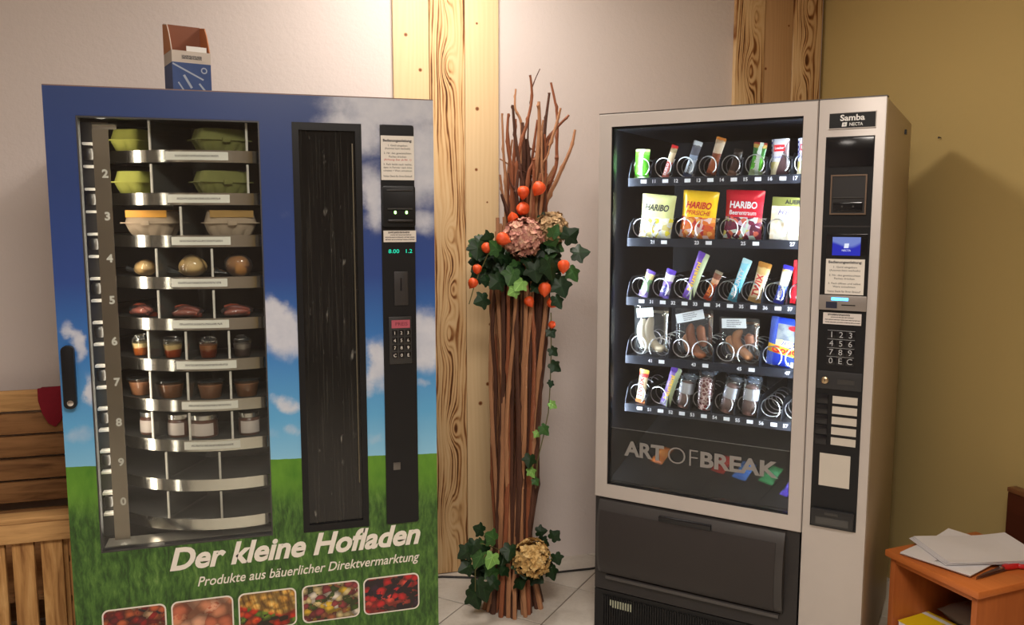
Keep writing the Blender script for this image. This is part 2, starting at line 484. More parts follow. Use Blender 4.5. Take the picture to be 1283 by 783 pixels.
# window seal + pane
fr = MB()
for a in ((.0745, .0785, .561, 1.756), (.531, .535, .561, 1.756), (.0785, .531, .561, .565), (.0785, .531, 1.752, 1.756)): fr.box(a[0], a[1], .002, .03, a[2], a[3])
win = part('window', fr, plain('seal_grey', srgb(70, 68, 68), .4, metal=.2), LM)
bx('pane', GLASS, win, .0785, .531, .012, .016, .565, 1.752)
# drum
DC, DR, DY = .43, .41, .035 + .41
core = part('drum_core', MB().lathe([(.17, .12), (.17, 1.75)], 40, (DC, DY, 0)), plain('drum_core_dark', (.045, .038, .032), .4, var=.2), LM, smooth=True)
ROWZ = [1.676 - i * .1178 for i in range(10)]
def ang(u): return math.asin(max(-1, min(1, (u - DC) / DR)))
def dp(a, r, z): return (DC + r * math.sin(a), DY - r * math.cos(a), z)
bandm = Mat('steel_band'); xx, yy, zz = bandm.pos()
bandm.set(color=(.66, .63, .58), metal=1.0, rough=bandm.noise(bandm.vec(xx * 40, yy * 40, zz), 2, 2) * .10 + .10); bandm = bandm.m
labm = fineprint('tray_price_label', srgb(228, 224, 214), srgb(110, 104, 98), [(.5, .0045, -.36, .36)], .022, -.011, .155)
RN = 40
DIVS = [(.24, .50), (.24, .50), (.3155,), (.243, .395), (.243, .395), (.208, .314, .432), (.208, .314, .432), (.208, .314, .432), (.243, .393), (.243, .393)]
tray_lab = [(.283, .449)] * 2 + [(.289, .447), (.284, .434), (.281, .434), (.286, .45), (.296, .45), (.298, .452)]
disc = MB(); n = 72; disc.lathe([(.171, -.009), (DR - .002, -.009), (DR - .002, -.004), (.171, -.004)], n, (0, 0, 0), cap0=False, cap1=False)
disc_me = disc.mesh('tray_plate', DARKSTEEL, True)
bandb = MB(); bandb.lathe([(DR - .002, -.0335), (DR, -.0335), (DR, 0), (DR - .002, 0)], 96, cap0=False, cap1=False)
band_me = bandb.mesh('band', bandm, True); band_me.set_sharp_from_angle(angle=R_(40))
TRAYS = []
for i, z in enumerate(ROWZ):
    tr = link('tray', disc_me, LM, (DC, DY, z)); TRAYS.append(tr)
    link('band', band_me, tr)
    for u in DIVS[i]:
        a = ang(u); m = MB()
        ax = Vector((math.sin(a), -math.cos(a))); nx = Vector((math.cos(a), math.sin(a)))
        pts = []
        def dv(r, t, zz): q = ax * r + nx * t; return (q.x, q.y, zz)
        h0, h1 = -.004, .080
        for (t0, t1, r0, r1) in ((-.0015, .0015, .18, DR - .006),):
            mm = [dv(r0, t0, h0), dv(r1, t0, h0), dv(r1, t1, h0), dv(r0, t1, h0), dv(r0, t0, h1), dv(r1, t0, h1), dv(r1, t1, h1), dv(r0, t1, h1)]
            k = len(m.v); m.v += mm; m.f += [tuple(k + q for q in f) for f in ((0, 3, 2, 1), (4, 5, 6, 7), (0, 1, 5, 4), (1, 2, 6, 5), (2, 3, 7, 6), (3, 0, 4, 7))]
        part('divider', m, ACRYL, tr)
        m = MB(); r0, r1 = DR - .006, DR - .0025; t = .0030
        mm = [dv(r0, -t, 0), dv(r1, -t, 0), dv(r1, t, 0), dv(r0, t, 0), dv(r0, -t, h1), dv(r1, -t, h1), dv(r1, t, h1), dv(r0, t, h1)]
        m.v += mm; m.f += [(0, 3, 2, 1), (4, 5, 6, 7), (0, 1, 5, 4), (1, 2, 6, 5), (2, 3, 7, 6), (3, 0, 4, 7)]
        part('divider_edge', m, plain('pale_acrylic_edge', (.62, .58, .52), .2, var=.25, scale=60), tr)
    if i < 8:
        a0, a1 = ang(tray_lab[i][0]), ang(tray_lab[i][1]); am = (a0 + a1) / 2
        m = MB(); ks = 8
        # label wraps the band: local x is arc length, bent by hand
        vs = []
        for zz in (-.0275, -.0045):
            for k in range(ks + 1):
                a = a0 + (a1 - a0) * k / ks; q = dp(a, DR + .0008, 0); vs.append((q[0] - DC, q[1] - DY, zz))
        m.v = vs; m.f = [(k, k + 1, ks + 2 + k, ks + 1 + k) for k in range(ks)]
        ob = part('price_label', m, None, tr)
        LABM = 'label%d' % i
        M = Mat('tray_price_label'); x, y, zq = M.pos()
        rr = random.Random(i)
        cxm = (tray_lab[i][0] + tray_lab[i][1]) / 2 - DC
        row = ((zq + .016).abs()).lt(.0030) * ((x - cxm).abs()).lt(.058)
        nn = M.noise(M.vec(x * 1.0 + i * 3.1, 0.0, zq * 2.0), 300, 2).step(.38, .55)
        M.set(color=M.mix(row * nn * .8, srgb(228, 224, 214), srgb(96, 90, 86)), rough=.45); ob.data.materials.append(M.m)
# number strip and the bracket ladder left of it
strip = bx('number_strip', plain('strip_dark_steel', (.30, .25, .20), .28, metal=.9, var=.35, scale=5), LM, .1035, .1435, .048, .051, .578, 1.744)
for k, d in enumerate('1234567890'):
    if k == 0: continue
    text(d, .030, CREAMP, strip, .1305, .0472, 1.607 - (k - 1) * .1148, bold=.0012, name='tray_number')
bx('strip_cap', STEEL, LM, .1035, .165, .047, .052, 1.726, 1.742, bevel=.002)
ladder = bx('side_rack', plain('rack_black', (.014, .013, .012), .3, var=.2), LM, .060, .1035, .105, .108, .57, 1.75)
for k in range(18):
    z = 1.6895 - k * .0615
    bx('rack_bracket', plain('bracket_white', (.74, .71, .66), .3, var=.05), ladder, .072, .0995, .078, .105, z - .003, z + .004, bevel=.0012)
    if k % 2 == 0:
        part('rack_knob', MB().lathe([(.012, 0), (.015, .008), (.015, .022), (.011, .03)], 14, (.086, .098, z - .042)), DARKSTEEL, ladder, smooth=True)
# tall warm tube lamp behind the number strip
lt = part('cabinet_lamp', MB().lathe([(.011, .60), (.011, 1.74)], 10, (.122, .078, 0)), emis('warm_tube', (1.0, .86, .70), 13.0), LM)
bx('sill', plain('sill_steel', (.5, .47, .42), .3, metal=.8), LM, .079, .531, .033, .10, .555, .566)
# dispensing door
door = MB()
for a in ((.622, .640, .561, 1.756), (.797, .815, .561, 1.756), (.640, .797, .561, .582), (.640, .797, 1.735, 1.756)): door.box(a[0], a[1], -.003, .03, a[2], a[3])
dd = part('dispensing_door', door, BLACK, LM)
def scratched():
    M = Mat('scratched_dark_pane'); x, y, z = M.pos()
    s = M.noise(M.vec(x * 1.0, 0.0, z * .02), 190, 3, .6)
    s2 = M.noise(M.vec(x, 0.0, z * .25), 60, 3).step(.62, .72) * M.noise(M.vec(x, 0.0, z), 16, 2).step(.5, .6)
    c = M.mix(s.step(.45, .75), (.006, .006, .006), (.026, .025, .022))
    c = M.mix(s2 * .5, c, (.35, .34, .3))
    M.set(color=c, rough=s * .12 + .06, spec=.5); return M.m
bx('door_pane', scratched(), dd, .640, .797, .006, .012, .582, 1.735)
bx('grip_strip', plain('olive_metal', (.16, .14, .10), .35, metal=.6), dd, .787, .790, -.004, .006, .70, 1.70)
# control panel
cp = part('control_panel', plate(rounded(.098, 1.195, .008, 4, .917, 1.1585), -.006, .03), BLACK, LM)
bx('notice', CREAMP, cp, .8695, .966, -.0075, -.006, 1.598, 1.725, bevel=0)
Y = -.0082
text('Bedienungsanleitung:', .0105, DARKINK, cp, .9178, Y, 1.711, width=.084, bold=.0003)
for s_, z_, w_, m_ in (('1. Geld eingeben', 1.697, .056, DARKINK), ('(Automat kann wechseln)', 1.6885, .074, DARKINK), ('2. Nr. des gewünschten', 1.675, .080, DARKINK), ('Faches drücken', 1.665, .050, DARKINK), ('(Achtung: Eier ab Nr. 1)', 1.6565, .080, REDINK),
                       ('3. Fach leicht nach rechts,', 1.643, .083, DARKINK), ('dann in Fenster nach links', 1.634, .083, DARKINK), ('schieben + Ware entnehmen', 1.625, .083, DARKINK), ('Vielen Dank für Ihren Einkauf!', 1.609, .084, DARKINK)):
    text(s_, .0078, m_, cp, .9178, Y, z_, width=w_, name='lettering')
bill = part('bill_slot', plate(rounded(.096, .118, .006, 3, .918, 1.522), -.020, -.006), BLACK, cp, bevel=.002)
bx('bill_mouth', DARKSTEEL, cp, .884, .956, -.026, -.020, 1.513, 1.517)
bx('bill_lip', CHARCOAL, cp, .884, .956, -.030, -.020, 1.478, 1.484, bevel=.002)
bx('bill_lip', CHARCOAL, cp, .882, .956, -.0235, -.020, 1.566, 1.570, bevel=.001)
for x_ in (.9065, .9394): part('indicator_light', plate(rounded(.006, .009, .002, 2, x_, 1.5045), -.0222, -.020), emis('green_led', (.45, 1.0, .25), 5.0), cp)
bx('operator_label', fineprint('operator_print', srgb(214, 206, 196), srgb(60, 54, 50), [(.84, .0028, .14, .80), (.62, .0016, .2, .85), (.42, .0016, .05, .95), (.22, .0016, .05, .95)], .0335, 1.418, .096, .873), cp, .873, .969, -.0075, -.006, 1.418, 1.4515)
text('8.00   1.2', .016, emis('green_display', (.0, .75, .45), 1.3), cp, .922, -.0064, 1.3905, width=.070, name='display_digits')
bx('coin_plate', CHARCOAL, cp, .9013, .9425, -.010, -.006, 1.2305, 1.3315, bevel=.002)
bx('coin_slot', BLACK_GLOSS, cp, .920, .9235, -.0112, -.010, 1.275, 1.312)
bx('keypad_plate', plain('keypad_grey', (.022, .021, .021), .4), cp, .884, .951, -.009, -.006, 1.055, 1.197, bevel=.002)
bx('keypad_display', emis('red_display', (.62, .10, .12), .55), cp, .8918, .9464, -.0100, -.009, 1.163, 1.187)
text('PREIS', .015, plain('display_dark', (.10, .01, .02), .4), cp, .921, -.0104, 1.175, width=.036, name='display_digits')
for r_, row in enumerate(('123', '456', '789', 'C0E')):
    for c_, ch in enumerate(row):
        x_, z_ = .9006 + c_ * .0199, 1.1481 - r_ * .0224
        bx('key', BLACK_GLOSS, cp, x_ - .0075, x_ + .0075, -.0105, -.009, z_ - .009, z_ + .009, bevel=.0008)
        text(ch, .0135, CREAMP, cp, x_, -.0109, z_, name='key_digit')
bx('lock_square', plain('lock_grey', (.16, .15, .14), .3, metal=.7), cp, .8905, .912, -.0085, -.006, .730, .753, bevel=.001)
# door lock handle on the left edge
hd = part('door_handle', plate(rounded(.032, .172, .014, 6, .024, 1.064), -.018, -.0005), BLACK, LM, bevel=.003)
part('handle_lock', MB().lathe([(.008, .018), (.008, .022), (.005, .023)], 16, (.0255, 0, .995), axis='y'), STEEL, hd, smooth=True)
# lettering and the five food pictures
LET = plain('print_white', srgb(232, 226, 216), .4, var=.02)
text('Der kleine Hofladen', .092, LET, LM, .2465, -.0008, .4905, align='LEFT', shear=.28, bold=.0030, width=.722, sy=.98, valign='BOTTOM_BASELINE')
text('Produkte aus bäuerlicher Direktvermarktung', .040, LET, LM, .3200, -.0008, .4335, align='LEFT', shear=.28, bold=.0003, width=.645, valign='BOTTOM_BASELINE')
def food_print(kind):
    M = Mat('food_print'); x, y, z = M.pos(); w1 = M.noise(M.vec(x, 0.0, z), 45, 3) - .5; v = M.vec(x + w1 * .018, 0.0, z * 1.25 + w1 * .014)
    c = M.voro(v, 46 if kind != 1 else 24, 'Color'); d = M.voro(v, 46 if kind != 1 else 24); sp = M.nt.nodes.new('ShaderNodeSeparateColor'); M.nt.links.new(c.k, sp.inputs[0]); rnd = X(M.nt, sp.outputs[0]) + (M.noise(v, 90, 3) - .5) * .25
    sh = 1.0 - d * 1.5
    if kind == 0: col = M.ramp(rnd, [(0, srgb(150, 40, 40)), (.3, srgb(190, 96, 60)), (.55, srgb(110, 40, 44)), (.75, srgb(206, 168, 130)), (.9, srgb(60, 50, 60))], True)
    elif kind == 1: col = M.ramp(rnd, [(0, srgb(214, 140, 104)), (.35, srgb(196, 108, 78)), (.6, srgb(224, 164, 132)), (.85, srgb(170, 92, 66))], True)
    elif kind == 2:
        st = M.noise(M.vec(x * 1.0 + z * .25, 0.0, z * .2), 110, 2)
        a = M.ramp(st, [(.3, srgb(150, 96, 30)), (.55, srgb(232, 178, 84)), (.7, srgb(244, 206, 120))])
        b = M.ramp(rnd, [(0, srgb(196, 54, 34)), (.45, srgb(220, 90, 50)), (.6, srgb(110, 140, 50)), (.8, srgb(60, 46, 34))], True)
        edge = z + (x - .04).abs() * -.35
        col = M.mix((edge + .02).step(-.006, .006), b, a)
    elif kind == 3: col = M.ramp(rnd, [(0, srgb(216, 196, 140)), (.25, srgb(70, 92, 36)), (.4, srgb(150, 62, 66)), (.55, srgb(226, 216, 200)), (.72, srgb(232, 190, 60)), (.86, srgb(200, 120, 80))], True)
    else: col = M.ramp(rnd, [(0, srgb(40, 26, 40)), (.35, srgb(196, 40, 44)), (.6, srgb(58, 36, 54)), (.75, srgb(226, 84, 70)), (.9, srgb(90, 60, 60))], True)
    col = M.mix(sh.step(-.1, .8) * .75 + .25, (.02, .015, .012), col)
    M.set(color=col, rough=.35); return M.m
for k in range(5):
    a, b = ((.0668, .2346), (.2478, .4167), (.4303, .5951), (.6115, .7812), (.7934, .9652))[k]
    p = part('picture_border', plate(rounded(b - a, .117, .018, 5), -.0012, -.0002), LET, LM, loc=((a + b) / 2, 0, .3365))
    part('food_picture', plate(rounded(b - a - .008, .109, .015, 5), -.0018, -.0012), food_print(k), p)

# ------------------------------------------------------------------ goods in the drum
def in_drum(u, row, r=.345):
    a = math.asin(max(-1, min(1, (u - DC) / r)))
    return (LM.location.x + DC + r * math.sin(a), LM.location.y + DY - r * math.cos(a), ROWZ[row] - .0035), a
EGG_N = 0
def egg_carton(u, row, r, rot, mat, label, group, sticker=None, L=.15, W=.102, H=.068):
    t, a = in_drum(u, row, r)
    th = thing('egg_carton', label, 'egg carton', t, rot, group)
    def shell(z0, z1, zs, grow, cups, amp, top):
        m = MB(); rr = []; n = 72
        for zi in zs:
            f = (zi - z0) / (z1 - z0); ring = []
            for k in range(n):
                aa = 2 * PI * k / n; ca, sa = math.cos(aa), math.sin(aa)
                q = 1 / max(abs(ca) ** 5 + abs(sa) ** 5, 1e-9) ** .2
                x, y = L / 2 * ca * q, W / 2 * sa * q
                s = grow(f)
                b = 1 - amp(f) * (abs(math.sin(PI * x / (L / cups[0]) + (PI / 2 if cups[0] % 2 == 0 else 0))) * (abs(sa) > .62) * -1 + 1) if abs(sa) > .62 else 1 - amp(f) * (1 - abs(math.sin(PI * y / (W / cups[1]))))
                ring.append((x * s * b, y * s * b, zi))
            rr.append(ring)
        m.rings(rr); return m
    low = part('tray_half', shell(0, H * .5, [0, .006, .014, .024, H * .5], lambda f: .72 + .24 * f ** .7, (3, 2), lambda f: .16 * (1 - f ** 2), False), mat, th, smooth=True)
    m = MB(); m.rings([[(x, y, zz) for x, y in rounded(L * 1.05, W * 1.06, .012, 4)] for zz in (H * .5, H * .5 + .003)])
    part('rim', m, mat, th)
    lid = part('lid', shell(H * .5, H, [H * .5 + .003, H * .7, H * .9, H * .97, H], lambda f: .97 - .14 * f - (.12 if f > .97 else 0), (3, 2), lambda f: .05 * f, True), mat, th, smooth=True)
    part('clasp', MB().box(-.012, .012, -W * .56, -W * .52, H * .42, H * .62), mat, th, bevel=.002)
    if sticker:
        m = MB(); m.box(-L * .40, L * .40, -W * .475, W * .475, H + .0005, H + .0015); m.box(-L * .40, L * .40, -W * .478, -W * .463, H * .74, H + .001)
        s_ = part('paper_band', m, sticker, th)
    return th
GREENP = plain('green_pulp', srgb(150, 150, 66), .85, var=.14, scale=30, bump=.2)
GREENP2 = plain('dull_green_pulp', srgb(116, 116, 62), .85, var=.14, scale=30, bump=.2)
GREYP = plain('grey_pulp', srgb(166, 146, 124), .85, var=.12, scale=30, bump=.2)
YELP = plain('yellow_egg_label', srgb(214, 150, 44), .5, var=.12, scale=30)
YELP2 = plain('pale_egg_label', srgb(160, 122, 58), .5, var=.16, scale=30)
egg_carton(.192, 0, .33, R_(66), GREENP, 'light green egg carton beside the divider on the topmost drum tray', 'egg cartons in the drum')
egg_carton(.185 + .012, 1, .33, R_(66), GREENP, 'light green egg carton beside the divider on the tray numbered 2', 'egg cartons in the drum')
egg_carton(.425, 0, .335, R_(22), GREENP2, 'dull green egg carton turned sideways on the topmost drum tray', 'egg cartons in the drum')
egg_carton(.425, 1, .335, R_(22), GREENP2, 'dull green egg carton with a small red mark on the tray numbered 2', 'egg cartons in the drum')
egg_carton(.232, 2, .335, R_(-18), GREYP, 'grey egg carton with a yellow label on the tray numbered 3', 'egg cartons in the drum', YELP, L=.148, H=.072)
egg_carton(.445, 2, .335, R_(8), GREYP, 'grey egg carton with a dull yellow label right of the divider on tray 3', 'egg cartons in the drum', YELP2, L=.148, H=.072)
def blob(m, c, r, seed, n=18, squash=(1, 1, 1), amp=.08, rings=10):
    rn = random.Random(seed); ph = [rn.uniform(0, 6) for _ in range(6)]; rr = []
    for i in range(rings + 1):
        t = -PI / 2 + PI * (i / rings) * .996 + .006; ring = []
        for k in range(n):
            a = 2 * PI * k / n
            d = 1 + amp * (math.sin(2 * a + ph[0]) * math.cos(t) + .6 * math.sin(3 * a + ph[1] + 2 * t) * math.cos(t) + .5 * math.sin(3 * t + ph[2]))
            ring.append((c[0] + r * d * squash[0] * math.cos(t) * math.cos(a), c[1] + r * d * squash[1] * math.cos(t) * math.sin(a), c[2] + r * d * squash[2] * math.sin(t)))
        rr.append(ring)
    return m.rings(rr)
BREAD = plain('bread_crust', srgb(214, 176, 112), .55, var=.22, scale=18)
BREAD2 = plain('dark_bread_crust', srgb(170, 116, 62), .55, var=.25, scale=18)
for k, (u, mt, lab, rr) in enumerate(((.203, BREAD, 'bagged pale bread roll left of the dividers on tray 4', .029), (.337, BREAD, 'bagged pale bread roll between the two dividers on tray 4', .036), (.463, BREAD2, 'bagged dark bread roll right of the dividers on tray 4', .036))):
    t, a = in_drum(u, 3, .352); th = thing('bread_roll', lab, 'bread roll', t, a, 'bread rolls in the drum')
    part('crumb', blob(MB(), (0, 0, rr * .86), rr, k + 3, squash=(1, 1, .86)), mt, th, smooth=True)
    m = blob(MB(), (0, 0, rr * .90), rr * 1.07, k + 9, squash=(1.02, 1.02, .86), amp=.1)
    part('bag', m, FILM, th, smooth=True)
    m = MB(); m.rings([[(-rr * .9 - q * .04, (.004 + q * .012) * math.cos(w), .012 + q * .012 + (.003 + q * .009) * math.sin(w)) for w in [2 * PI * j / 10 for j in range(10)]] for q in (0, .4, .9)])
    part('bag_tail', m, FILM, th, smooth=True)
MEAT = plain('cured_meat', srgb(150, 70, 50), .4, var=.3, scale=40)
for k, (u, lab) in enumerate(((.190, 'vacuum pack of red sausage pieces left of the dividers on tray 5'), (.318, 'vacuum pack of dark sausage pieces between the dividers on tray 5'), (.455, 'vacuum pack of sausage pieces right of the dividers on tray 5'))):
    t, a = in_drum(u, 4, .36); th = thing('sausage_pack', lab, 'sausage pack', t, a, 'sausage packs in the drum')
    for j in range(3):
        p = [( -.035 + .07 * q, -.012 + .014 * j, .012 + .006 * math.sin(q * 3 + j) + (.012 if j == 1 else 0)) for q in (0, .25, .5, .75, 1)]
        part('sausage', MB().tube(p, [.006, .010, .011, .010, .006], 10), MEAT, th, smooth=True)
    part('film', blob(MB(), (0, 0, .019), .045, k + 30, squash=(1.0, .72, .40), amp=.08), FILM, th, smooth=True)
def cup_profile(h, r0, r1): return [(r0 * .96, 0), (r0, .002), (r1, h), (r1 + .003, h), (r1 + .003, h + .003), (r1, h + .003)]
for k, (u, c1, c2, lab) in enumerate(((.178, srgb(206, 112, 44), srgb(240, 214, 160), 'glass of amber dessert under clear film left of the dividers on tray 6'), (.272, srgb(190, 78, 20), srgb(232, 200, 140), 'glass of orange and cream layered dessert between the dividers on tray 6'),
                                      (.372, srgb(150, 62, 24), srgb(176, 110, 60), 'glass of brown dessert before the third divider on tray 6'), (.466, srgb(110, 88, 80), srgb(150, 136, 126), 'grey cup of dessert right of the dividers on tray 6'))):
    t, a = in_drum(u, 5, .352); th = thing('dessert_glass', lab, 'dessert glass', t, a, 'dessert glasses in the drum')
    M = Mat('layered_dessert'); x, y, z = M.pos(); nn = M.noise(M.vec(x, y, z), 60, 3)
    M.set(color=M.mix((z + (nn - .5) * .012).step(.022, .026), c1, c2), rough=.35)
    part('dessert', MB().lathe([(.020, .002), (.0225, .012), (.0255, .038), (.001, .040)], 20, cap1=False), M.m, th, smooth=True)
    part('glass', MB().lathe([(.0205, 0), (.0232, .012), (.0275, .050), (.0255, .050)], 20, cap1=False), GLASS, th, smooth=True)
    part('film_cover', blob(MB(), (0, 0, .053), .024, 50 + k, squash=(1, 1, .45), amp=.12), FILM, th, smooth=True)
SPREAD = plain('brown_spread', srgb(160, 108, 74), .5, var=.35, scale=90)
for k, (u, lab) in enumerate(((.172, 'clear tub of brown spread left of the dividers on tray 7'), (.262, 'clear tub of brown spread between the first two dividers on tray 7'), (.373, 'clear tub of brown spread before the third divider on tray 7'), (.474, 'clear tub of brown spread right of the dividers on tray 7'))):
    t, a = in_drum(u, 6, .352); th = thing('spread_tub', lab, 'tub', t, a, 'spread tubs in the drum')
    part('spread', MB().lathe([(.028, .001), (.0355, .040), (.001, .044)], 22, cap1=False), SPREAD, th, smooth=True)
    part('tub', MB().lathe([(.0285, 0), (.0365, .046), (.041, .046), (.041, .049), (.0365, .049)], 22, cap1=False), GLASS, th, smooth=True)
    part('tub_lid', MB().lathe([(.0405, .049), (.0405, .052), (.036, .053)], 22), FILM, th, smooth=True)
JAMG = plain('jar_contents', srgb(96, 62, 50), .3, var=.2)
LIDM = plain('jar_lid', (.72, .70, .66), .25, metal=.9)
for k, (u, lab) in enumerate(((.196, 'jar with silver lid and brown label behind the first divider on tray 8'), (.279, 'jar with silver lid and pale label left of the middle divider on tray 8'), (.352, 'larger jar with silver lid right of the middle divider on tray 8'), (.477, 'jar with silver lid right of the last divider on tray 8'))):
    t, a = in_drum(u, 7, .345); th = thing('jam_jar', lab, 'jar', t, a, 'jars in the drum')
    s = 1.18 if k == 2 else 1.0
    part('glass', MB().lathe([(.029 * s, 0), (.0315 * s, .003), (.0315 * s, .048), (.027 * s, .053)], 24), JAMG, th, smooth=True)
    part('lid', MB().lathe([(.030 * s, .0535), (.031 * s, .0545), (.031 * s, .067), (.029 * s, .069)], 24), LIDM, th, smooth=True)
    m = MB(); ks = 10; A0, A1 = -R_(55) - R_(90), R_(55) - R_(90)
    for zz in (.008, .044):
        for q in range(ks + 1): aa = A0 + (A1 - A0) * q / ks; m.v.append((.0321 * s * math.cos(aa), .0321 * s * math.sin(aa), zz))
    m.f = [(q, q + 1, ks + 2 + q, ks + 1 + q) for q in range(ks)]
    part('paper_label', m, plain('jar_label', srgb(206, 192, 184), .6, var=.08, scale=60), th, smooth=True)

# ------------------------------------------------------------------ screw carton on top of the left machine
cb = thing('screw_box', 'open blue and white cardboard screw box standing on top of the printed machine', 'box', (-.197, 2.60, LH + .0035), R_(17))
def cartonm():
    M = Mat('screw_box_print'); x, y, z = M.pos()
    blue = M.mix(M.noise(M.vec(x, y, z), 30, 3), srgb(38, 62, 112), srgb(56, 82, 138))
    # printed pale screws on the blue
    f = None
    for (cx, cz, a, l, w) in ((-.010, .062, -.45, .045, .0022), (-.012, .035, -1.05, .020, .0032), (.026, .022, -.9, .012, .0026), (-.030, .02, -1.0, .014, .002)):
        ca, sa = math.cos(a), math.sin(a)
        s_ = ((x - cx) * ca + (z - cz) * sa).abs().lt(l); t_ = ((x - cx) * -sa + (z - cz) * ca).abs().lt(w); q = s_ * t_
        f = q if f is None else f.max(q)
    ring = ((((x - .033) * (x - .033)) + ((z - .068) * (z - .068))).sqrt() - .007).abs().lt(.0016)
    f = f.max(ring)
    blue = M.mix(f * .7, blue, srgb(186, 196, 208))
    c = M.mix(z.gt(.086), blue, srgb(196, 186, 176)); M.set(color=c, rough=.6); return M.m
KRAFT = plain('kraft_card', srgb(186, 122, 78), .75, var=.08)
KRAFTD = plain('kraft_card_inside', srgb(132, 82, 60), .8, var=.1)
CM = cartonm(); w, d = .052, .052
bx('front_panel', CM, cb, -w, w, -d, -d + .002, 0, .118)
prof = [(-d + .002, .0), (-d + .002, .118), (-d + .012, .140), (-d + .03, .172), (-d + .05, .195), (d, .205), (d, 0)]
for sx in (-1, 1):
    xx = sx * w; m = MB().rings([[(xx, y, z) for y, z in prof], [(xx - sx * .002, y, z) for y, z in prof]])
    part('side_panel', m, CM if sx < 0 else KRAFT, cb)
    pr2 = [(-d + .004, .1)] + prof[1:-1] + [(d, .1)]
    m = MB().rings([[(xx - sx * .0021, y, z) for y, z in pr2], [(xx - sx * .0026, y, z) for y, z in pr2]]); part('side_lining', m, KRAFT, cb)
    m = MB().rings([[(xx + sx * .0001, y, z) for y, z in [(-d + .006, .119), (-d + .016, .142), (-d + .032, .172), (-d + .05, .193), (d - .002, .203), (d - .002, .119)]], [(xx + sx * .0006, y, z) for y, z in [(-d + .006, .119), (-d + .016, .142), (-d + .032, .172), (-d + .05, .193), (d - .002, .203), (d - .002, .119)]]]); part('flap_side', m, KRAFT, cb)
bx('back_panel', KRAFTD, cb, -w + .002, w - .002, d - .002, d, 0, .206)
bx('bottom_panel', KRAFTD, cb, -w + .002, w - .002, -d + .002, d - .002, 0, .002)
bx('torn_flap', WHITE, cb, -.012, .042, -d + .001, -d + .004, .112, .132)
bx('box_print', fineprint('box_brand_print', srgb(196, 186, 176), srgb(40, 40, 46), [(.5, .0055, -.42, .42)], .016, .093, .066), cb, -.026, .040, -d - .0006, -d - .0001, .093, .109)

# =================================================================== right machine: spiral snack machine
RW, RH, RD = .883, 1.83, .80
RA = R_(-46.41)
RM = thing('snack_vending_machine', 'silver snack vending machine with lit glass front standing across the room corner', 'vending machine', (1.0812, 2.6301, 0), RA)
RMW = Matrix.Translation((1.0812, 2.6301, 0)) @ Matrix.Rotation(RA, 4, 'Z')
RIN = plain('black_cabinet_interior', (.006, .006, .009), .5, spec=.25, var=.2)
SIDEP = plain('side_panel_paint', srgb(168, 152, 132), .42, metal=.3, var=.03)
bx('side_panel', SIDEP, RM, 0, .018, .042, RD, .03, RH - .002, bevel=.004)
bx('side_panel', SIDEP, RM, RW - .018, RW, .042, RD, .03, RH - .002, bevel=.004)
bx('top_panel', SIDEP, RM, .018, RW - .018, .042, RD, RH - .022, RH - .003)
bx('back_panel', RIN, RM, .018, RW - .018, RD - .02, RD, .03, RH - .022)
for x in (.06, RW - .06):
    for y in (.09, RD - .07): part('foot', MB().lathe([(.028, 0), (.028, .012), (.012, .016), (.012, .03)], 12, (x, y, 0)), BLACK, RM)
part('hinge_cap', MB().box(RW - .001, RW + .006, .55, .575, RH - .06, RH - .045), BLACK, RM)
# glazed door: mitred silver frame, four rails
GL, GR, GB, GT = .044, .6605, .5645, 1.790
DW, DB = .699, .5175
def rail(pts, name='door_rail'):
    m = MB().rings([[(x, 0.04, z) for x, z in pts], [(x, .004, z) for x, z in pts], [(x + (GL + GR - 2 * x) * .004, 0, z + ((GB + GT) / 2 - z) * .004) for x, z in pts]])
    return part(name, m, SILVER, gd, bevel=0)
gd = bpy.data.objects.new('glass_door', None); COL.objects.link(gd); gd.parent = RM
rail([(0, DB), (GL, GB), (GL, GT), (0, RH)]); rail([(DW, DB), (DW, RH), (GR, GT), (GR, GB)])
rail([(0, RH), (GL, GT), (GR, GT), (DW, RH)]); rail([(0, DB), (DW, DB), (GR, GB), (GL, GB)])
bx('door_pane', GLASS, gd, GL, GR, .014, .019, GB, GT)
m = MB()
for a in ((GL, GL + .006, GB, GT), (GR - .006, GR, GB, GT), (GL + .006, GR - .006, GB, GB + .005), (GL + .006, GR - .006, GT - .008, GT)): m.box(a[0], a[1], .010, .04, a[2], a[3])
part('pane_seal', m, BLACK, gd)
# dark film and lettering across the foot of the pane
bx('tinted_film', glassy('dark_tinted_film', (.60, .60, .60), 1.4, .0, film=(.10, (.06, .055, .05))), gd, GL + .006, GR - .006, .0200, .0206, GB + .005, .765)
bx('film_edge', plain('film_edge', (.20, .19, .18), .4), gd, GL + .006, GR - .006, .0200, .0210, .765, .7666)
FROST = plain('frosted_lettering', srgb(138, 134, 130), .5, var=.05)
text('ART', .070, FROST, gd, .108, .0134, .677, align='LEFT', bold=.0024, width=.142, valign='BOTTOM_BASELINE')
text('OF', .084, FROST, gd, .255, .0134, .672, align='LEFT', bold=-.0016, width=.102, valign='BOTTOM_BASELINE')
text('BREAK', .070, FROST, gd, .368, .0134, .677, align='LEFT', bold=.0024, width=.250, valign='BOTTOM_BASELINE')
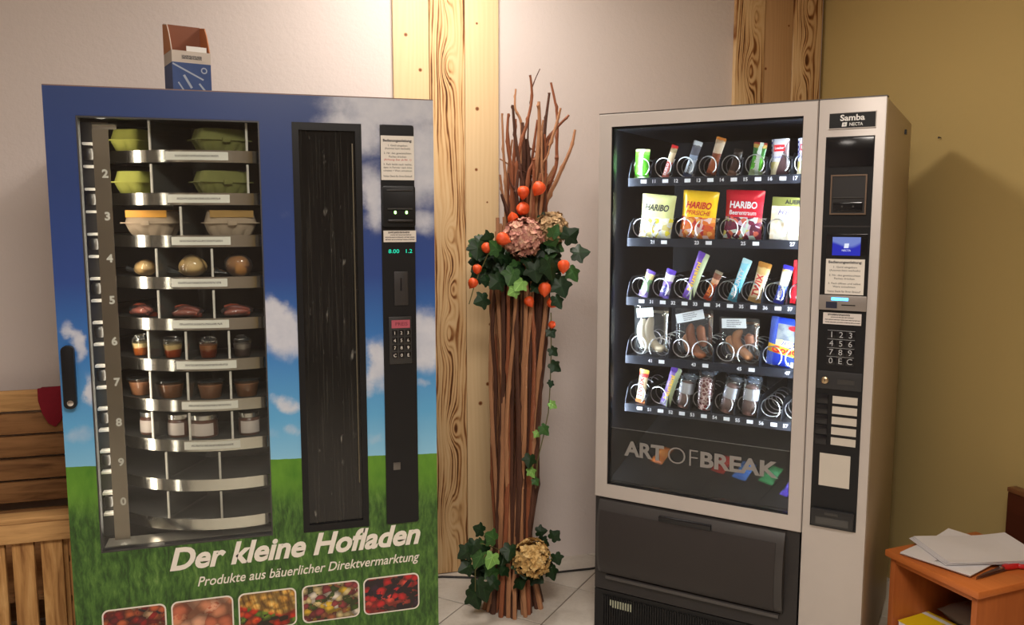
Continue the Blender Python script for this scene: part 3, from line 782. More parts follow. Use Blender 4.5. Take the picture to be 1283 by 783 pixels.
# interior shell behind the glass
m = MB(); m.box(.018, .030, .05, .70, .52, RH - .03); m.box(.690, .702, .05, .70, .52, RH - .03); m.box(.03, .69, .69, .70, .52, RH - .03); m.box(.03, .69, .05, .69, RH - .045, RH - .03)
part('inner_shell', m, RIN, RM)
bx('inner_partition', BLACK, RM, .7025, .712, .045, .70, .06, RH - .03)
LED = emis('cool_led_tube', (.80, .89, 1.0), 90.0)
part('led_tube', MB().lathe([(.007, .60), (.007, 1.775)], 8, (.037, .046, 0)), LED, RM)
bx('glowing_tube_shield', emis('tube_shield_glow', (.30, .42, .50), .55), RM, .0462, .0478, .0215, .0430, .575, 1.785)  # added strip that hides the tube; its emission stands in for the bluish lit edge
part('led_tube', MB().lathe([(.007, .60), (.007, 1.775)], 8, (.674, .052, 0)), LED, RM)
part('led_tube', MB().lathe([(.007, .06), (.007, .64)], 8, (0, .052, 1.800), axis='x'), LED, RM)
bx('led_shield', BLACK, RM, .045, .662, .058, .062, 1.791, 1.812)
# sloping glossy chute below the trays
SL = plain('black_chute', (.014, .014, .016), .35, spec=.3, var=.1)
part('chute', MB().rings([[(.032, .06, .560), (.688, .06, .560), (.688, .60, .700), (.032, .60, .700)], [(.032, .06, .566), (.688, .06, .566), (.688, .60, .706), (.032, .60, .706)]]), SL, RM)
# trays with coils
TR = [1.621, 1.417, 1.213, 1.008, .836]
TX0, TX1, TY0 = .069, .681, .10
PITCH = (TX1 - TX0) / 8
coil_pts = []
for k in range(5 * 20 + 1):
    a = PI * .25 + 2 * PI * k / 20
    coil_pts.append((.0325 * math.sin(a), k / 20 * .052, -.0325 * math.cos(a)))
coil_me = MB().tube(coil_pts, .0021, 5).mesh('coil', CHROME, True)
coil_mirror = MB().tube([(-x, y, z) for x, y, z in coil_pts], .0021, 5).mesh('coil', CHROME, True)
TRAYM = plain('tray_dark_blue_steel', (.028, .032, .045), .3, metal=.5, var=.1)
TAG = plain('price_tag_white', (.75, .77, .82), .5, var=.04)
wall_me = MB().rings([[(-.0008, y, z) for y, z in ((0, 0), (0, .012), (.02, .052), (.05, .070), (.46, .070), (.46, 0))], [(.0008, y, z) for y, z in ((0, 0), (0, .012), (.02, .052), (.05, .070), (.46, .070), (.46, 0))]]).mesh('divider', TRAYM)
tag_me = MB().box(0, .020, -.0016, 0, -.0165, -.0045).mesh('price_tag', TAG)
hole_me = MB().lathe([(.003, 0), (.003, .0006)], 8, axis='y').mesh('strip_hole', BLACK)
for r_, z in enumerate(TR):
    tr = part('tray', MB().box(TX0, TX1, TY0, .58, z - .004, z).box(TX0, TX1, TY0 - .003, TY0, z - .026, z + .002), TRAYM, RM)
    wide = r_ in (1, 3)
    for c_ in range(8):
        u = TX0 + (c_ + .5) * PITCH
        link('coil', coil_me if (c_ % 2 == 0 or not wide) else coil_mirror, tr, (u, TY0 + .002, z + .0355))
        if not wide or c_ % 2 == 0: link('divider', wall_me, tr, (TX0 + c_ * PITCH + .001, TY0 + .001, z + .0005))
        link('strip_hole', hole_me, tr, (u - .004, TY0 - .0032, z - .012))
        if not wide or c_ % 2 == 1:
            link('price_tag', tag_me, tr, (u + .008, TY0 - .0032, z))
            if wide or c_ > 0: text('%d%d' % (r_ + 1, c_), .016, TAG, tr, u - .022, TY0 - .0042, z - .011, bold=.0004, name='selection_number')
# lower black front with the curved collection flap
bx('lower_front', CHARCOAL, RM, 0, .694, .012, .04, .178, .5165)
fz = [(0.2415, 0.004), (0.25, -0.0055), (0.275, -0.0165), (0.32, -0.0253), (0.37, -0.0286), (0.42, -0.0264), (0.46, -0.0198), (0.49, -0.011), (0.508, -0.0022), (0.5125, 0.01)]
hood = part('collection_hood', MB().rings([[(x, y, z) for z, y in fz] + [(x, .012, .5125), (x, .012, .2415)] for x in (.0205, .026, .647, .653)]), plain('hood_grey', (.040, .036, .035), .36, spec=.5, var=.08), RM, smooth=True)
FLAPM = plain('brown_black_flap', (.028, .023, .022), .46, spec=.4, var=.08, bump=.08)
fz2 = [(0.244, -0.0011), (0.252, -0.0088), (0.276, -0.0193), (0.32, -0.0281), (0.37, -0.0314), (0.42, -0.0292), (0.455, -0.0237), (0.476, -0.0187)]
fl2 = part('flap', MB().rings([[(x, y, z) for z, y in fz2] + [(x, y + .0046, z) for z, y in reversed(fz2)] for x in (.030, .034, .624, .628)]), FLAPM, RM, smooth=True)
bx('flap_grip', BLACK_GLOSS, fl2, .2435, .4217, -.0225, -.006, .4765, .4945, bevel=.003)
bx('flap_ledge', plain('ledge_grey', (.07, .064, .062), .4), RM, .046, .642, -.004, .012, .224, .236, bevel=.003)
low = bx('kick_panel', BLACK, RM, 0, .694, .012, .04, .03, .1745)
bx('vent_recess', plain('vent_dark', (.006, .006, .006), .6), low, .03, .66, .0105, .012, .045, .160)
rib = MB().box(-.0022, .0022, -.005, .0, .048, .158).mesh('vent_rib', BLACK)
for k in range(70): link('vent_rib', rib, low, (.036 + k * .0089, .0105, 0))
for k in range(9): bx('warning_bar', plain('pale_label_green', (.36, .38, .28), .5), low, .062 + k * .0095, .0672 + k * .0095, .0040, .0052, .120 + (0 if k else .006), .147)
# control column on the right
cc = part('control_column', MB().box(.701, RW, 0, .04, .03, RH), SILVER, RM, bevel=.004)
part('top_trim', MB().box(0, .699, .002, .04, RH, RH + .003).box(.701, RW, .002, .04, RH, RH + .003), plain('trim_dark', (.10, .085, .075), .4), RM)
sign = bx('name_plate', BLACK, cc, .7313, .8555, -.004, 0, 1.746, 1.7885)
m = MB()
for a in ((.7295, .8573, 1.7885, 1.7905), (.7295, .8573, 1.744, 1.746), (.7295, .7313, 1.746, 1.7885), (.8555, .8573, 1.746, 1.7885)): m.box(a[0], a[1], -.005, 0, a[2], a[3])
part('plate_edge', m, SILVER, cc)
text('Samba', .0235, WHITE, cc, .7935, -.0044, 1.7740, bold=.0006, width=.066)
text('NECTA', .0125, WHITE, cc, .8040, -.0044, 1.7555, bold=.0002, width=.036)
part('emblem', MB().quad([(.7655, -.0044, 1.750), (.7785, -.0044, 1.7505), (.7800, -.0044, 1.7625), (.7670, -.0044, 1.7615)]), WHITE, cc)
text('n', .012, BLACK, cc, .7728, -.0048, 1.7565, name='emblem_mark')
PX0, PX1 = .7240, .8560
pan = bx('control_panel', BLACK, RM, PX0, PX1, -.003, 0, .550, 1.722)
bx('upper_blank', BLACK_GLOSS, pan, PX0 + .002, PX1 - .002, -.005, -.003, 1.635, 1.718, bevel=.001)
m = MB()
for a in ((.743, .8415, 1.609, 1.613), (.743, .8415, 1.498, 1.502), (.743, .747, 1.502, 1.609), (.8375, .8415, 1.502, 1.609)): m.box(a[0], a[1], -.009, -.003, a[2], a[3])
part('bill_frame', m, plain('bronze_frame', (.20, .14, .10), .35, metal=.7), pan)
bx('bill_plate', plain('bill_plate', (.028, .027, .028), .3), pan, .747, .8375, -.006, -.003, 1.502, 1.609)
bx('bill_slot', DARKSTEEL, pan, .750, .834, -.0105, -.006, 1.546, 1.549)
bx('bill_lip', BLACK_GLOSS, pan, .752, .832, -.013, -.006, 1.508, 1.534, bevel=.003)
for x_ in (.775, .805): bx('bill_dot', DARKSTEEL, pan, x_, x_ + .005, -.0136, -.013, 1.519, 1.524)
bx('panel_step', CHARCOAL, pan, PX0 + .002, PX1 - .002, -.0045, -.003, 1.462, 1.466)
# screen
def screenm():
    M = Mat('blue_screen'); x, y, z = M.pos()
    w = (x * 60.0 + z * 25.0).sin() * .008
    f = (z + w - 1.412).step(-.006, .006)
    c = M.mix(f, (.012, .02, .42), (.16, .22, .55)); M.set(color=(.01, .01, .02), emit=c, power=1.0, rough=.2); return M.m
bx('screen_bezel', BLACK_GLOSS, pan, .738, .850, -.006, -.003, 1.372, 1.442, bevel=.001)
bx('screen', screenm(), pan, .755, .832, -.0070, -.006, 1.3795, 1.433)
SCW = emis('screen_white', (.8, .85, 1.0), .95)
part('screen_emblem', MB().quad([(.7870, -.0074, 1.401), (.7995, -.0074, 1.4015), (.8010, -.0074, 1.4150), (.7885, -.0074, 1.4145)]), SCW, pan)
text('NECTA', .008, SCW, pan, .7935, -.0074, 1.394, width=.024)
bx('notice', CREAMP, pan, .739, .8455, -.0050, -.003, 1.265, 1.369)
text('Bedienungsanleitung:', .0105, DARKINK, pan, .792, -.0056, 1.3595, width=.092, bold=.0003)
for s_, z_, w_ in (('1. Geld eingeben', 1.345, .064), ('(Automat kann wechseln)', 1.3355, .084), ('2. Nr. des gewünschten', 1.321, .086), ('Faches drücken', 1.3115, .056), ('3. Fach öffnen und selbst', 1.297, .090), ('Ware entnehmen', 1.2875, .062), ('Vielen Dank für Ihren Einkauf!', 1.2735, .092)):
    text(s_, .0078, DARKINK, pan, .792, -.0056, z_, width=w_)
bx('reader_bar', GREYBAR, pan, PX0, PX1, -.012, -.003, 1.218, 1.262, bevel=.002)
bx('status_light', emis('blue_led', (.05, .38, 1.0), 7.0), pan, .760, .806, -.0130, -.012, 1.2475, 1.2555)
bx('card_reader', plain('reader_blue', (.02, .025, .05), .3), pan, .745, .776, -.0130, -.012, 1.224, 1.243)
bx('card_slot', BLACK, pan, .788, .826, -.0125, -.012, 1.233, 1.236)
bx('operator_label', fineprint('operator_print_right', srgb(216, 208, 202), srgb(50, 46, 44), [(.84, .0026, .12, .70), (.62, .0014, .2, .80), (.40, .0014, .05, .97), (.18, .0014, .05, .97)], .034, 1.1755, .106, .7375), pan, .7375, .8435, -.0046, -.003, 1.1755, 1.2095)
KEYT = plain('key_silver_print', (.50, .52, .54), .35, metal=.4)
for r_, row in enumerate(('123', '456', '789', '0EC')):
    for c_, ch in enumerate(row):
        x_, z_ = .7640 + c_ * .0262, 1.1440 - r_ * .0262
        bx('key', BLACK_GLOSS, pan, x_ - .0118, x_ + .0118, -.0050, -.003, z_ - .0118, z_ + .0118, bevel=.0006)
        text(ch, .0245, KEYT, pan, x_, -.0056, z_, name='key_digit')
    bx('key_line', KEYT, pan, .752, .828, -.0044, -.003, 1.1440 - r_ * .0262 + .0125, 1.1440 - r_ * .0262 + .0134)
bx('lower_bezel', plain('panel_grey', (.022, .022, .024), .4), pan, PX0 + .003, PX1 - .003, -.0055, -.003, .980, 1.034, bevel=.001)
part('lock', MB().lathe([(.0105, .0055), (.0105, .010), (.008, .012)], 18, (.7505, 0, 1.006), axis='y'), plain('brass_lock', (.55, .42, .26), .3, metal=1.0), pan, smooth=True)
bx('keyhole', BLACK, pan, .7495, .7515, -.0126, -.012, 1.002, 1.010)
bx('coin_return_slot', DARKSTEEL, pan, .786, .833, -.0065, -.0055, .997, 1.011)
for k in range(5):
    z0 = .9375 - k * .0316
    bx('price_card', plain('pale_card', srgb(196, 188, 176), .5), pan, .7745, .8440, -.0055, -.003, z0, z0 + .0225)
    bx('selection_button', BLACK_GLOSS, pan, .729, .762, -.0060, -.003, z0 - .003, z0 + .026, bevel=.002)
bx('blank_card', plain('pale_card', srgb(196, 188, 176), .5), pan, .745, .832, -.0050, -.003, .6815, .7815)
ct = bx('coin_tray', plain('tray_black', (.016, .016, .017), .35), pan, .729, .850, -.016, -.003, .556, .610, bevel=.004)
bx('tray_mouth', plain('mouth', (.06, .058, .055), .25), pan, .742, .836, -.0175, -.016, .563, .586, bevel=.002)
bx('tray_tab', DARKSTEEL, pan, .768, .806, -.0185, -.016, .594, .603, bevel=.001)

# ------------------------------------------------------------------ goods in the snack machine
def place(u, row, dy=.032, lean=0, yaw=0, dz=.0012):
    """frame of an item standing on a tray: lean tilts it sideways (to the right), yaw turns it"""
    return RMW @ Matrix.Translation((u, TY0 + dy, TR[row] + dz)) @ Matrix.Rotation(R_(yaw), 4, 'Z') @ Matrix.Rotation(R_(lean), 4, 'Y')
def bands(name, stops, h, noise=.15, w=None, side=None, rough=.28, metal=0):
    """wrapper print: colour bands up the pack, optional vertical stripe"""
    M = Mat(name); x, y, z = M.pos()
    n = M.noise(M.vec(x * 1.0, y, z), 55, 3)
    f = z / h + (n - .5) * noise
    c = M.ramp(f, stops, True)
    if side: 
        x0, x1, col = side
        c = M.mix(((x + (n - .5) * .006) - (x0 + x1) / 2).abs().lt((x1 - x0) / 2), c, col)
    M.set(color=c, rough=rough, spec=.6, metal=metal); M.bump(M.noise(M.vec(x, y, z * .5), 45, 3), .25, .004); return M.m
def wrapper_mesh(w, h, t, flare=.12, crimp=.07, nx=8, nz=16):
    m = MB(); front = []; rr = []
    for j in range(nz + 1):
        f = j / nz; e = max(0.0, 1 - abs(2 * f - 1) ** 6) ** .8
        if f < crimp or f > 1 - crimp: e = 0.02
        ww = w * (1 - flare + flare * abs(2 * f - 1) ** 1.5)
        zz = h * f + (.0012 * (j % 2) if j in (0, nz) else 0)
        ring = []
        for k in range(nx + 1):
            q = -1 + 2 * k / nx; ring.append((ww / 2 * q, -t / 2 * e * max(0, 1 - abs(q) ** 3) ** .6 - .0004, zz + (.0016 if (j in (0, nz) and k % 2) else 0)))
        for k in range(nx - 1, 0, -1):
            q = -1 + 2 * k / nx; ring.append((ww / 2 * q, t / 2 * e * max(0, 1 - abs(q) ** 3) ** .6 + .0004, zz + (.0016 if (j in (0, nz) and k % 2) else 0)))
        rr.append(ring)
    return m.rings(rr)
ALONG = (0, R_(-90), 0)
def bar(label, u, row, lean, w, h, t, stops, word=None, wcol=None, side=None, yaw=-8, dy=.030, fsize=.02, fx=0, f0=.5, flen=.6, name='chocolate_bar', group='wrapped bars on the coils', noise=.12, cat='chocolate bar', flare=.14):
    th = thing(name, label, cat, mw=place(u, row, dy, lean, yaw), group=group)
    part('wrapper', wrapper_mesh(w, h, t, flare), bands('wrapper_print', stops, h, noise, w, side), th, smooth=True)
    if word: text(word, fsize, wcol, th, fx, -t / 2 - .0016, h * f0, width=flen * h, rot=ALONG, bold=.0006)
    return th
wt = plain('wrap_white', (.8, .8, .82), .35); yl = plain('wrap_yellow', srgb(246, 206, 60), .35); rd = plain('wrap_red', srgb(196, 24, 34), .35); bl = plain('wrap_blue', srgb(32, 48, 150), .35); og = plain('wrap_orange', srgb(235, 140, 60), .35); dk = plain('wrap_dark', (.02, .02, .02), .4)
g_ = lambda *a: srgb(*a)
U = [TX0 + (k + .5) * PITCH for k in range(8)]
GB_ = 'wrapped bars on the coils'
# top tray
bar('green and white snack bar upright in the leftmost coil of the top tray', U[0] - .004, 0, 3, .056, .098, .020, [(0, g_(110, 170, 70)), (.1, g_(84, 186, 40)), (.8, g_(110, 196, 60)), (.92, g_(210, 216, 150))], 'balisto', wt, fsize=.022, side=(-.006, .008, g_(226, 236, 220)), flare=.04, flen=.7)
bar('bar in a gold wrapper with a red top beside the green snack bar', U[1] + .004, 0, 19, .026, .112, .016, [(0, g_(214, 120, 110)), (.35, g_(200, 60, 50)), (.5, g_(226, 206, 170)), (.8, g_(170, 150, 110)), (.92, g_(200, 30, 34))], 'DUPLO', wt, fsize=.012, f0=.27, flen=.36)
bar('bar in a silver blue wrapper beside the gold red-topped bar', U[2] + .004, 0, 19, .034, .122, .016, [(0, g_(60, 70, 100)), (.12, g_(196, 208, 226)), (.5, g_(150, 170, 200)), (.62, g_(86, 88, 100)), (.9, g_(214, 222, 232))], 'corny', dk, fsize=.014, f0=.28, flen=.36)
bar('brown bar with an orange top edge standing tallest on the top tray', U[3] + .006, 0, 17, .036, .130, .017, [(0, g_(70, 40, 30)), (.08, g_(150, 74, 36)), (.45, g_(120, 60, 34)), (.6, g_(190, 170, 146)), (.88, g_(214, 186, 150)), (.93, g_(236, 140, 40))], None)
bar('dark brown bar sunk low in its coil on the top tray', U[4], 0, 16, .032, .088, .016, [(0, g_(130, 100, 86)), (.2, g_(60, 40, 32)), (.6, g_(36, 26, 22))], None)
bar('green muesli bar leaning beside the two blue checked wafer packs', U[5], 0, 9, .046, .104, .017, [(0, g_(170, 190, 150)), (.18, g_(90, 176, 50)), (.6, g_(44, 110, 36)), (.85, g_(170, 140, 60)), (.95, g_(150, 50, 40))], 'balisto', wt, fsize=.018, side=(-.002, .010, g_(206, 226, 216)), f0=.48, flen=.6)
def wafer(u, label):
    th = thing('wafer_pack', label, 'wafer pack', mw=place(u, 0, .030, 0, -10), group='blue and white wafer packs')
    M = Mat('wafer_print'); x, y, z = M.pos()
    chk = ((x * 420).sin() * (z * 420).sin()).gt(0); c = M.mix((x + .020).lt(0), g_(214, 214, 226), M.mix(chk, g_(40, 60, 160), g_(230, 232, 240)))
    c = M.mix(((z - .042).lt(0)), c, M.mix(M.noise(M.vec(x, y, z), 40, 2).step(.45, .55), g_(226, 214, 180), g_(206, 196, 120)))
    c = M.mix((x - .006 - (z - .05) * .35).gt(0) * (z - .105).lt(0), c, g_(78, 56, 60))
    M.set(color=c, rough=.3); 
    part('wrapper', wrapper_mesh(.058, .112, .020, .04, .04), M.m, th, smooth=True)
    m = MB().box(-.016, .019, -.0122, -.0112, .074, .094); part('logo_panel', m, rd, th)
    text('Loacker', .0115, wt, th, .0015, -.0128, .084, width=.030, bold=.0003)
    text('Vanille', .010, bl, th, -.004, -.0122, .056, width=.034)
    return th
wafer(U[6], 'blue checked wafer pack with a red logo, the complete one of the two'); wafer(U[7] + .004, 'blue checked wafer pack with a red logo, cut by the right door rail')
# second tray: bags of sweets and a wafer box
def sweet_bag(label, u, cols, word, wm, gum, lean=4, w=.130, h=.148, t=.030, word2=None, w2m=None, yaw=-6, split=.46, wz=.70, shear=.25):
    th = thing('sweet_bag', label, 'sweet bag', mw=place(u, 1, .032, lean, yaw), group='bags of fruit gums')
    M = Mat('sweet_bag_print'); x, y, z = M.pos(); v = M.vec(x, y * .3, z)
    n = M.noise(v, 26, 4); c0 = M.mix(n, cols[0], cols[1])
    cv = M.voro(v, 70, 'Color'); sp = M.nt.nodes.new('ShaderNodeSeparateColor'); M.nt.links.new(cv.k, sp.inputs[0])
    gm = M.ramp(X(M.nt, sp.outputs[0]), [(k / len(gum), q) for k, q in enumerate(gum)], True)
    f = (z / h + (n - .5) * .12).lt(split)
    M.set(color=M.mix(f, c0, gm), rough=.22, spec=.7); M.bump(M.noise(v, 40, 3), .5, .005)
    part('wrapper', wrapper_mesh(w, h, t, .06, .05, 12, 18), M.m, th, smooth=True)
    text(word, .030, wm, th, .002, -t / 2 - .0014, h * wz, width=w * .70, bold=.0009, shear=shear)
    if word2: text(word2, .020, w2m, th, .002, -t / 2 - .0020, h * (wz - .155), width=w * .68, bold=.0003, shear=shear)
    return th
sweet_bag('pale yellow-green bag of sweets with dark lettering at the left of the second tray', TX0 + PITCH + .012, [g_(206, 210, 130), g_(226, 226, 168)], 'HARIBO', dk, [g_(226, 220, 190), g_(240, 236, 226), g_(206, 190, 120), g_(232, 216, 60), g_(150, 120, 110), g_(214, 220, 226)], lean=5, split=.48, yaw=-8)
sweet_bag('yellow-orange bag of peach sweets with red lettering', TX0 + 3 * PITCH + .004, [g_(250, 186, 20), g_(252, 214, 50)], 'HARIBO', rd, [g_(226, 120, 50), g_(236, 200, 196), g_(216, 90, 50), g_(240, 170, 90), g_(230, 206, 216), g_(200, 60, 60)], lean=5, word2='PFIRSICHE', w2m=rd, h=.158, yaw=-8)
sweet_bag('red bag of berry sweets with white lettering', TX0 + 5 * PITCH + .002, [g_(196, 20, 40), g_(220, 40, 60)], 'HARIBO', wt, [g_(120, 40, 70), g_(206, 226, 216), g_(90, 40, 60), g_(220, 110, 90), g_(226, 216, 110), g_(216, 190, 210)], lean=3, word2='Beerentraum', w2m=wt, h=.158, shear=.05)
th = thing('wafer_box', 'white wafer box with an olive band and blue script on the second tray', 'wafer box', mw=place(TX0 + 7 * PITCH - .004, 1, .036, 3, -6))
M = Mat('wafer_box_print'); x, y, z = M.pos(); n = M.noise(M.vec(x, y, z), 40, 3)
c = M.mix(n.step(.45, .7), g_(236, 230, 216), g_(226, 206, 170)); c = M.mix(z.gt(.106), c, g_(120, 122, 62)); M.set(color=c, rough=.4)
part('carton', MB().box(-.058, .058, -.016, .016, 0, .134), M.m, th, bevel=.002)
text('AUER', .018, dk, th, .008, -.0166, .119, width=.050, bold=.0008)
text('Haunern', .026, bl, th, .006, -.0166, .086, width=.088, shear=.4)
# third tray
bar('small green and lilac bar in the leftmost coil of the third tray', U[0] + .008, 2, 20, .036, .098, .016, [(0, g_(150, 130, 200)), (.25, g_(120, 160, 110)), (.7, g_(206, 190, 130)), (.9, g_(90, 60, 160))], 'milka', wt, fsize=.014, f0=.4)
bar('small lilac and white bar second from left on the third tray', U[1] + .008, 2, 17, .038, .102, .016, [(0, g_(130, 110, 200)), (.18, g_(220, 214, 240)), (.4, g_(150, 120, 210)), (.62, g_(236, 232, 236)), (.86, g_(90, 60, 180))], 'milka', bl, fsize=.014, f0=.3, flen=.4)
bar('long purple bar with yellow lettering on the third tray', U[2] + .016, 2, 21, .044, .168, .018, [(0, g_(120, 80, 190)), (.24, g_(150, 120, 206)), (.3, g_(130, 90, 200)), (.88, g_(110, 70, 190))], 'Nussini', yl, side=(.006, .022, g_(206, 220, 180)), fsize=.022, f0=.5, flen=.62, yaw=-12)
bar('orange-brown bar leaning in the fourth coil of the third tray', U[3] + .006, 2, 24, .030, .106, .017, [(0, g_(190, 70, 40)), (.2, g_(160, 60, 34)), (.6, g_(206, 160, 130)), (.75, g_(120, 70, 50)), (.92, g_(150, 140, 120))], 'LION', og, fsize=.018, f0=.4, flen=.42)
bar('light blue coconut bar leaning over its neighbour on the third tray', U[4] + .014, 2, 20, .034, .148, .018, [(0, g_(80, 160, 190)), (.1, g_(100, 196, 226)), (.55, g_(140, 214, 236)), (.9, g_(190, 230, 240))], 'BOUNTY', wt, fsize=.020, f0=.46, flen=.64)
bar('gold biscuit bar with red lettering on the third tray', U[5] + .010, 2, 15, .046, .134, .018, [(0, g_(190, 150, 90)), (.12, g_(226, 206, 170)), (.72, g_(206, 170, 110)), (.88, g_(170, 116, 50))], 'TWIX', rd, fsize=.030, f0=.44, flen=.55)
bar('white and blue milk bar before the red bag on the third tray', U[6] + .010, 2, 14, .034, .126, .016, [(0, g_(50, 60, 170)), (.12, g_(70, 90, 200)), (.5, g_(236, 232, 222)), (.85, g_(216, 180, 110)), (.9, g_(44, 40, 150))], 'Milky', wt, fsize=.016, f0=.28, flen=.36)
th = thing('red_snack_bag', 'red snack bag with white lettering cut by the right door rail', 'snack bag', mw=place(U[7] + .002, 2, .036, 4, -6))
part('wrapper', wrapper_mesh(.070, .138, .022, .05, .05, 10, 16), bands('red_bag_print', [(0, g_(206, 30, 44)), (.5, g_(220, 40, 50)), (.9, g_(226, 50, 56))], .138, .1), th, smooth=True)
text('KitKat', .030, wt, th, .0, -.0126, .066, width=.095, rot=ALONG, bold=.002)
# fourth tray: sausages in bags and a cheese pack
WHS = plain('white_sausage', srgb(236, 224, 200), .38, var=.12, scale=20)
BRS = plain('smoked_sausage', srgb(168, 104, 70), .35, var=.25, scale=24)
BRS2 = plain('pale_smoked_sausage', srgb(204, 146, 104), .35, var=.22, scale=24)
def sausage_bag(label, u, paths, mats, labx, labz, labw, labr, h=.165, w=.13):
    th = thing('sausage_bag', label, 'sausage bag', mw=place(u, 3, .040, 0, -4), group='bags of sausages')
    for p, mt in zip(paths, mats):
        n = len(p); pts = []
        for i in range((n - 1) * 4 + 1):   # smooth the path
            q = i / 4; k = min(int(q), n - 2); f = q - k
            P = [Vector(p[max(0, min(n - 1, k + j)) ]) for j in (-1, 0, 1, 2)]
            pts.append(.5 * ((2 * P[1]) + (P[2] - P[0]) * f + (2 * P[0] - 5 * P[1] + 4 * P[2] - P[3]) * f * f + (3 * P[1] - P[0] - 3 * P[2] + P[3]) * f ** 3))
        L = len(pts); rad = [.0155 * min(1, (.08 + 5.5 * i / L)) ** .6 * min(1, (.08 + 5.5 * (L - 1 - i) / L)) ** .6 for i in range(L)]
        part('sausage', MB().tube(pts, rad, 12), mt, th, smooth=True)
    part('bag_film', wrapper_mesh(w, h, .046, .03, .08, 10, 14), FILM, th, smooth=True)
    lb = part('paper_label', MB().box(-labw / 2, labw / 2, -.001, .0, -.016, .016), fineprint('sausage_label_print', srgb(226, 232, 238), srgb(110, 116, 126), [(.8, .0018, -.4, .3), (.6, .0018, -.4, .42), (.4, .0018, -.4, .36), (.2, .0018, -.4, .1)], .032, -.016, labw), th, loc=(labx, -.022, labz), rot=(0, R_(labr), 0))
    return th
sausage_bag('clear bag with two white sausages at the left of the fourth tray', TX0 + PITCH, [[(-.022, -.004, .128), (-.036, -.004, .09), (-.028, -.004, .05), (.0, -.006, .022)], [(.004, -.002, .14), (-.006, -.002, .10), (.002, -.004, .06), (.030, -.006, .030), (.056, -.004, .034)]], [WHS, WHS], -.014, .152, .062, -8, h=.172)
sausage_bag('clear bag with smoked sausages and a tilted white label, second on the fourth tray', TX0 + 3 * PITCH, [[(-.024, 0, .085), (-.02, 0, .055), (-.012, 0, .02)], [(-.006, -.006, .122), (-.010, -.006, .09), (.0, -.006, .055), (.022, -.006, .022), (.048, -.004, .018)], [(.022, .004, .118), (.026, .004, .08), (.04, .002, .045)]], [BRS2, BRS, BRS], -.006, .148, .10, -14, h=.170, w=.136)
sausage_bag('clear bag with pale brown sausages and a level white label, third on the fourth tray', TX0 + 5 * PITCH, [[(-.034, 0, .088), (-.022, 0, .06), (-.006, 0, .03)], [(.012, -.006, .112), (-.006, -.006, .088), (.0, -.006, .06), (.03, -.006, .030), (.052, -.004, .022)], [(.03, .006, .10), (.04, .004, .06)]], [BRS2, BRS2, BRS], -.010, .134, .082, -4, h=.150, w=.136)
th = thing('cheese_pack', 'blue and yellow sliced cheese pack at the right of the fourth tray', 'cheese pack', mw=place(TX0 + 7 * PITCH - .004, 3, .036, 6, -6))
M = Mat('cheese_print'); x, y, z = M.pos(); n = M.noise(M.vec(x, y, z), 30, 3)
grid = ((x * 700).sin().abs().lt(.35)).max((z * 700).sin().abs().lt(.35)) * (x + .036).lt(0)
c = M.mix(grid * .6, g_(28, 56, 176), g_(140, 170, 226))
inside = ((x - .012).abs().lt(.046)) * ((z - .104).abs().lt(.036))
c = M.mix(inside, c, M.mix((z - .088 + (n - .5) * .02).gt(0), g_(214, 206, 140), M.mix(n.step(.4, .6), g_(90, 96, 110), g_(120, 126, 130))))
c = M.mix((z - .053 + x * .10).abs().lt(.013), c, g_(240, 196, 60))
c = M.mix((z - .022).lt(0) * n.gt(.52), c, g_(226, 230, 240))
M.set(color=c, rough=.25, spec=.6)
part('wrapper', wrapper_mesh(.122, .158, .022, .02, .03, 10, 16), M.m, th, smooth=True)
text('Gouda', .030, rd, th, .006, -.0128, .055, width=.098, bold=.001)
text('jung', .022, bl, th, .012, -.0128, .082, width=.060, shear=.3)
part('brand_oval', MB().lathe([(.017, .0118), (.017, .0124)], 20, (0.018, 0, 0), axis='y'), rd, th, loc=(0, 0, .130)).scale = (1, 1, .45)
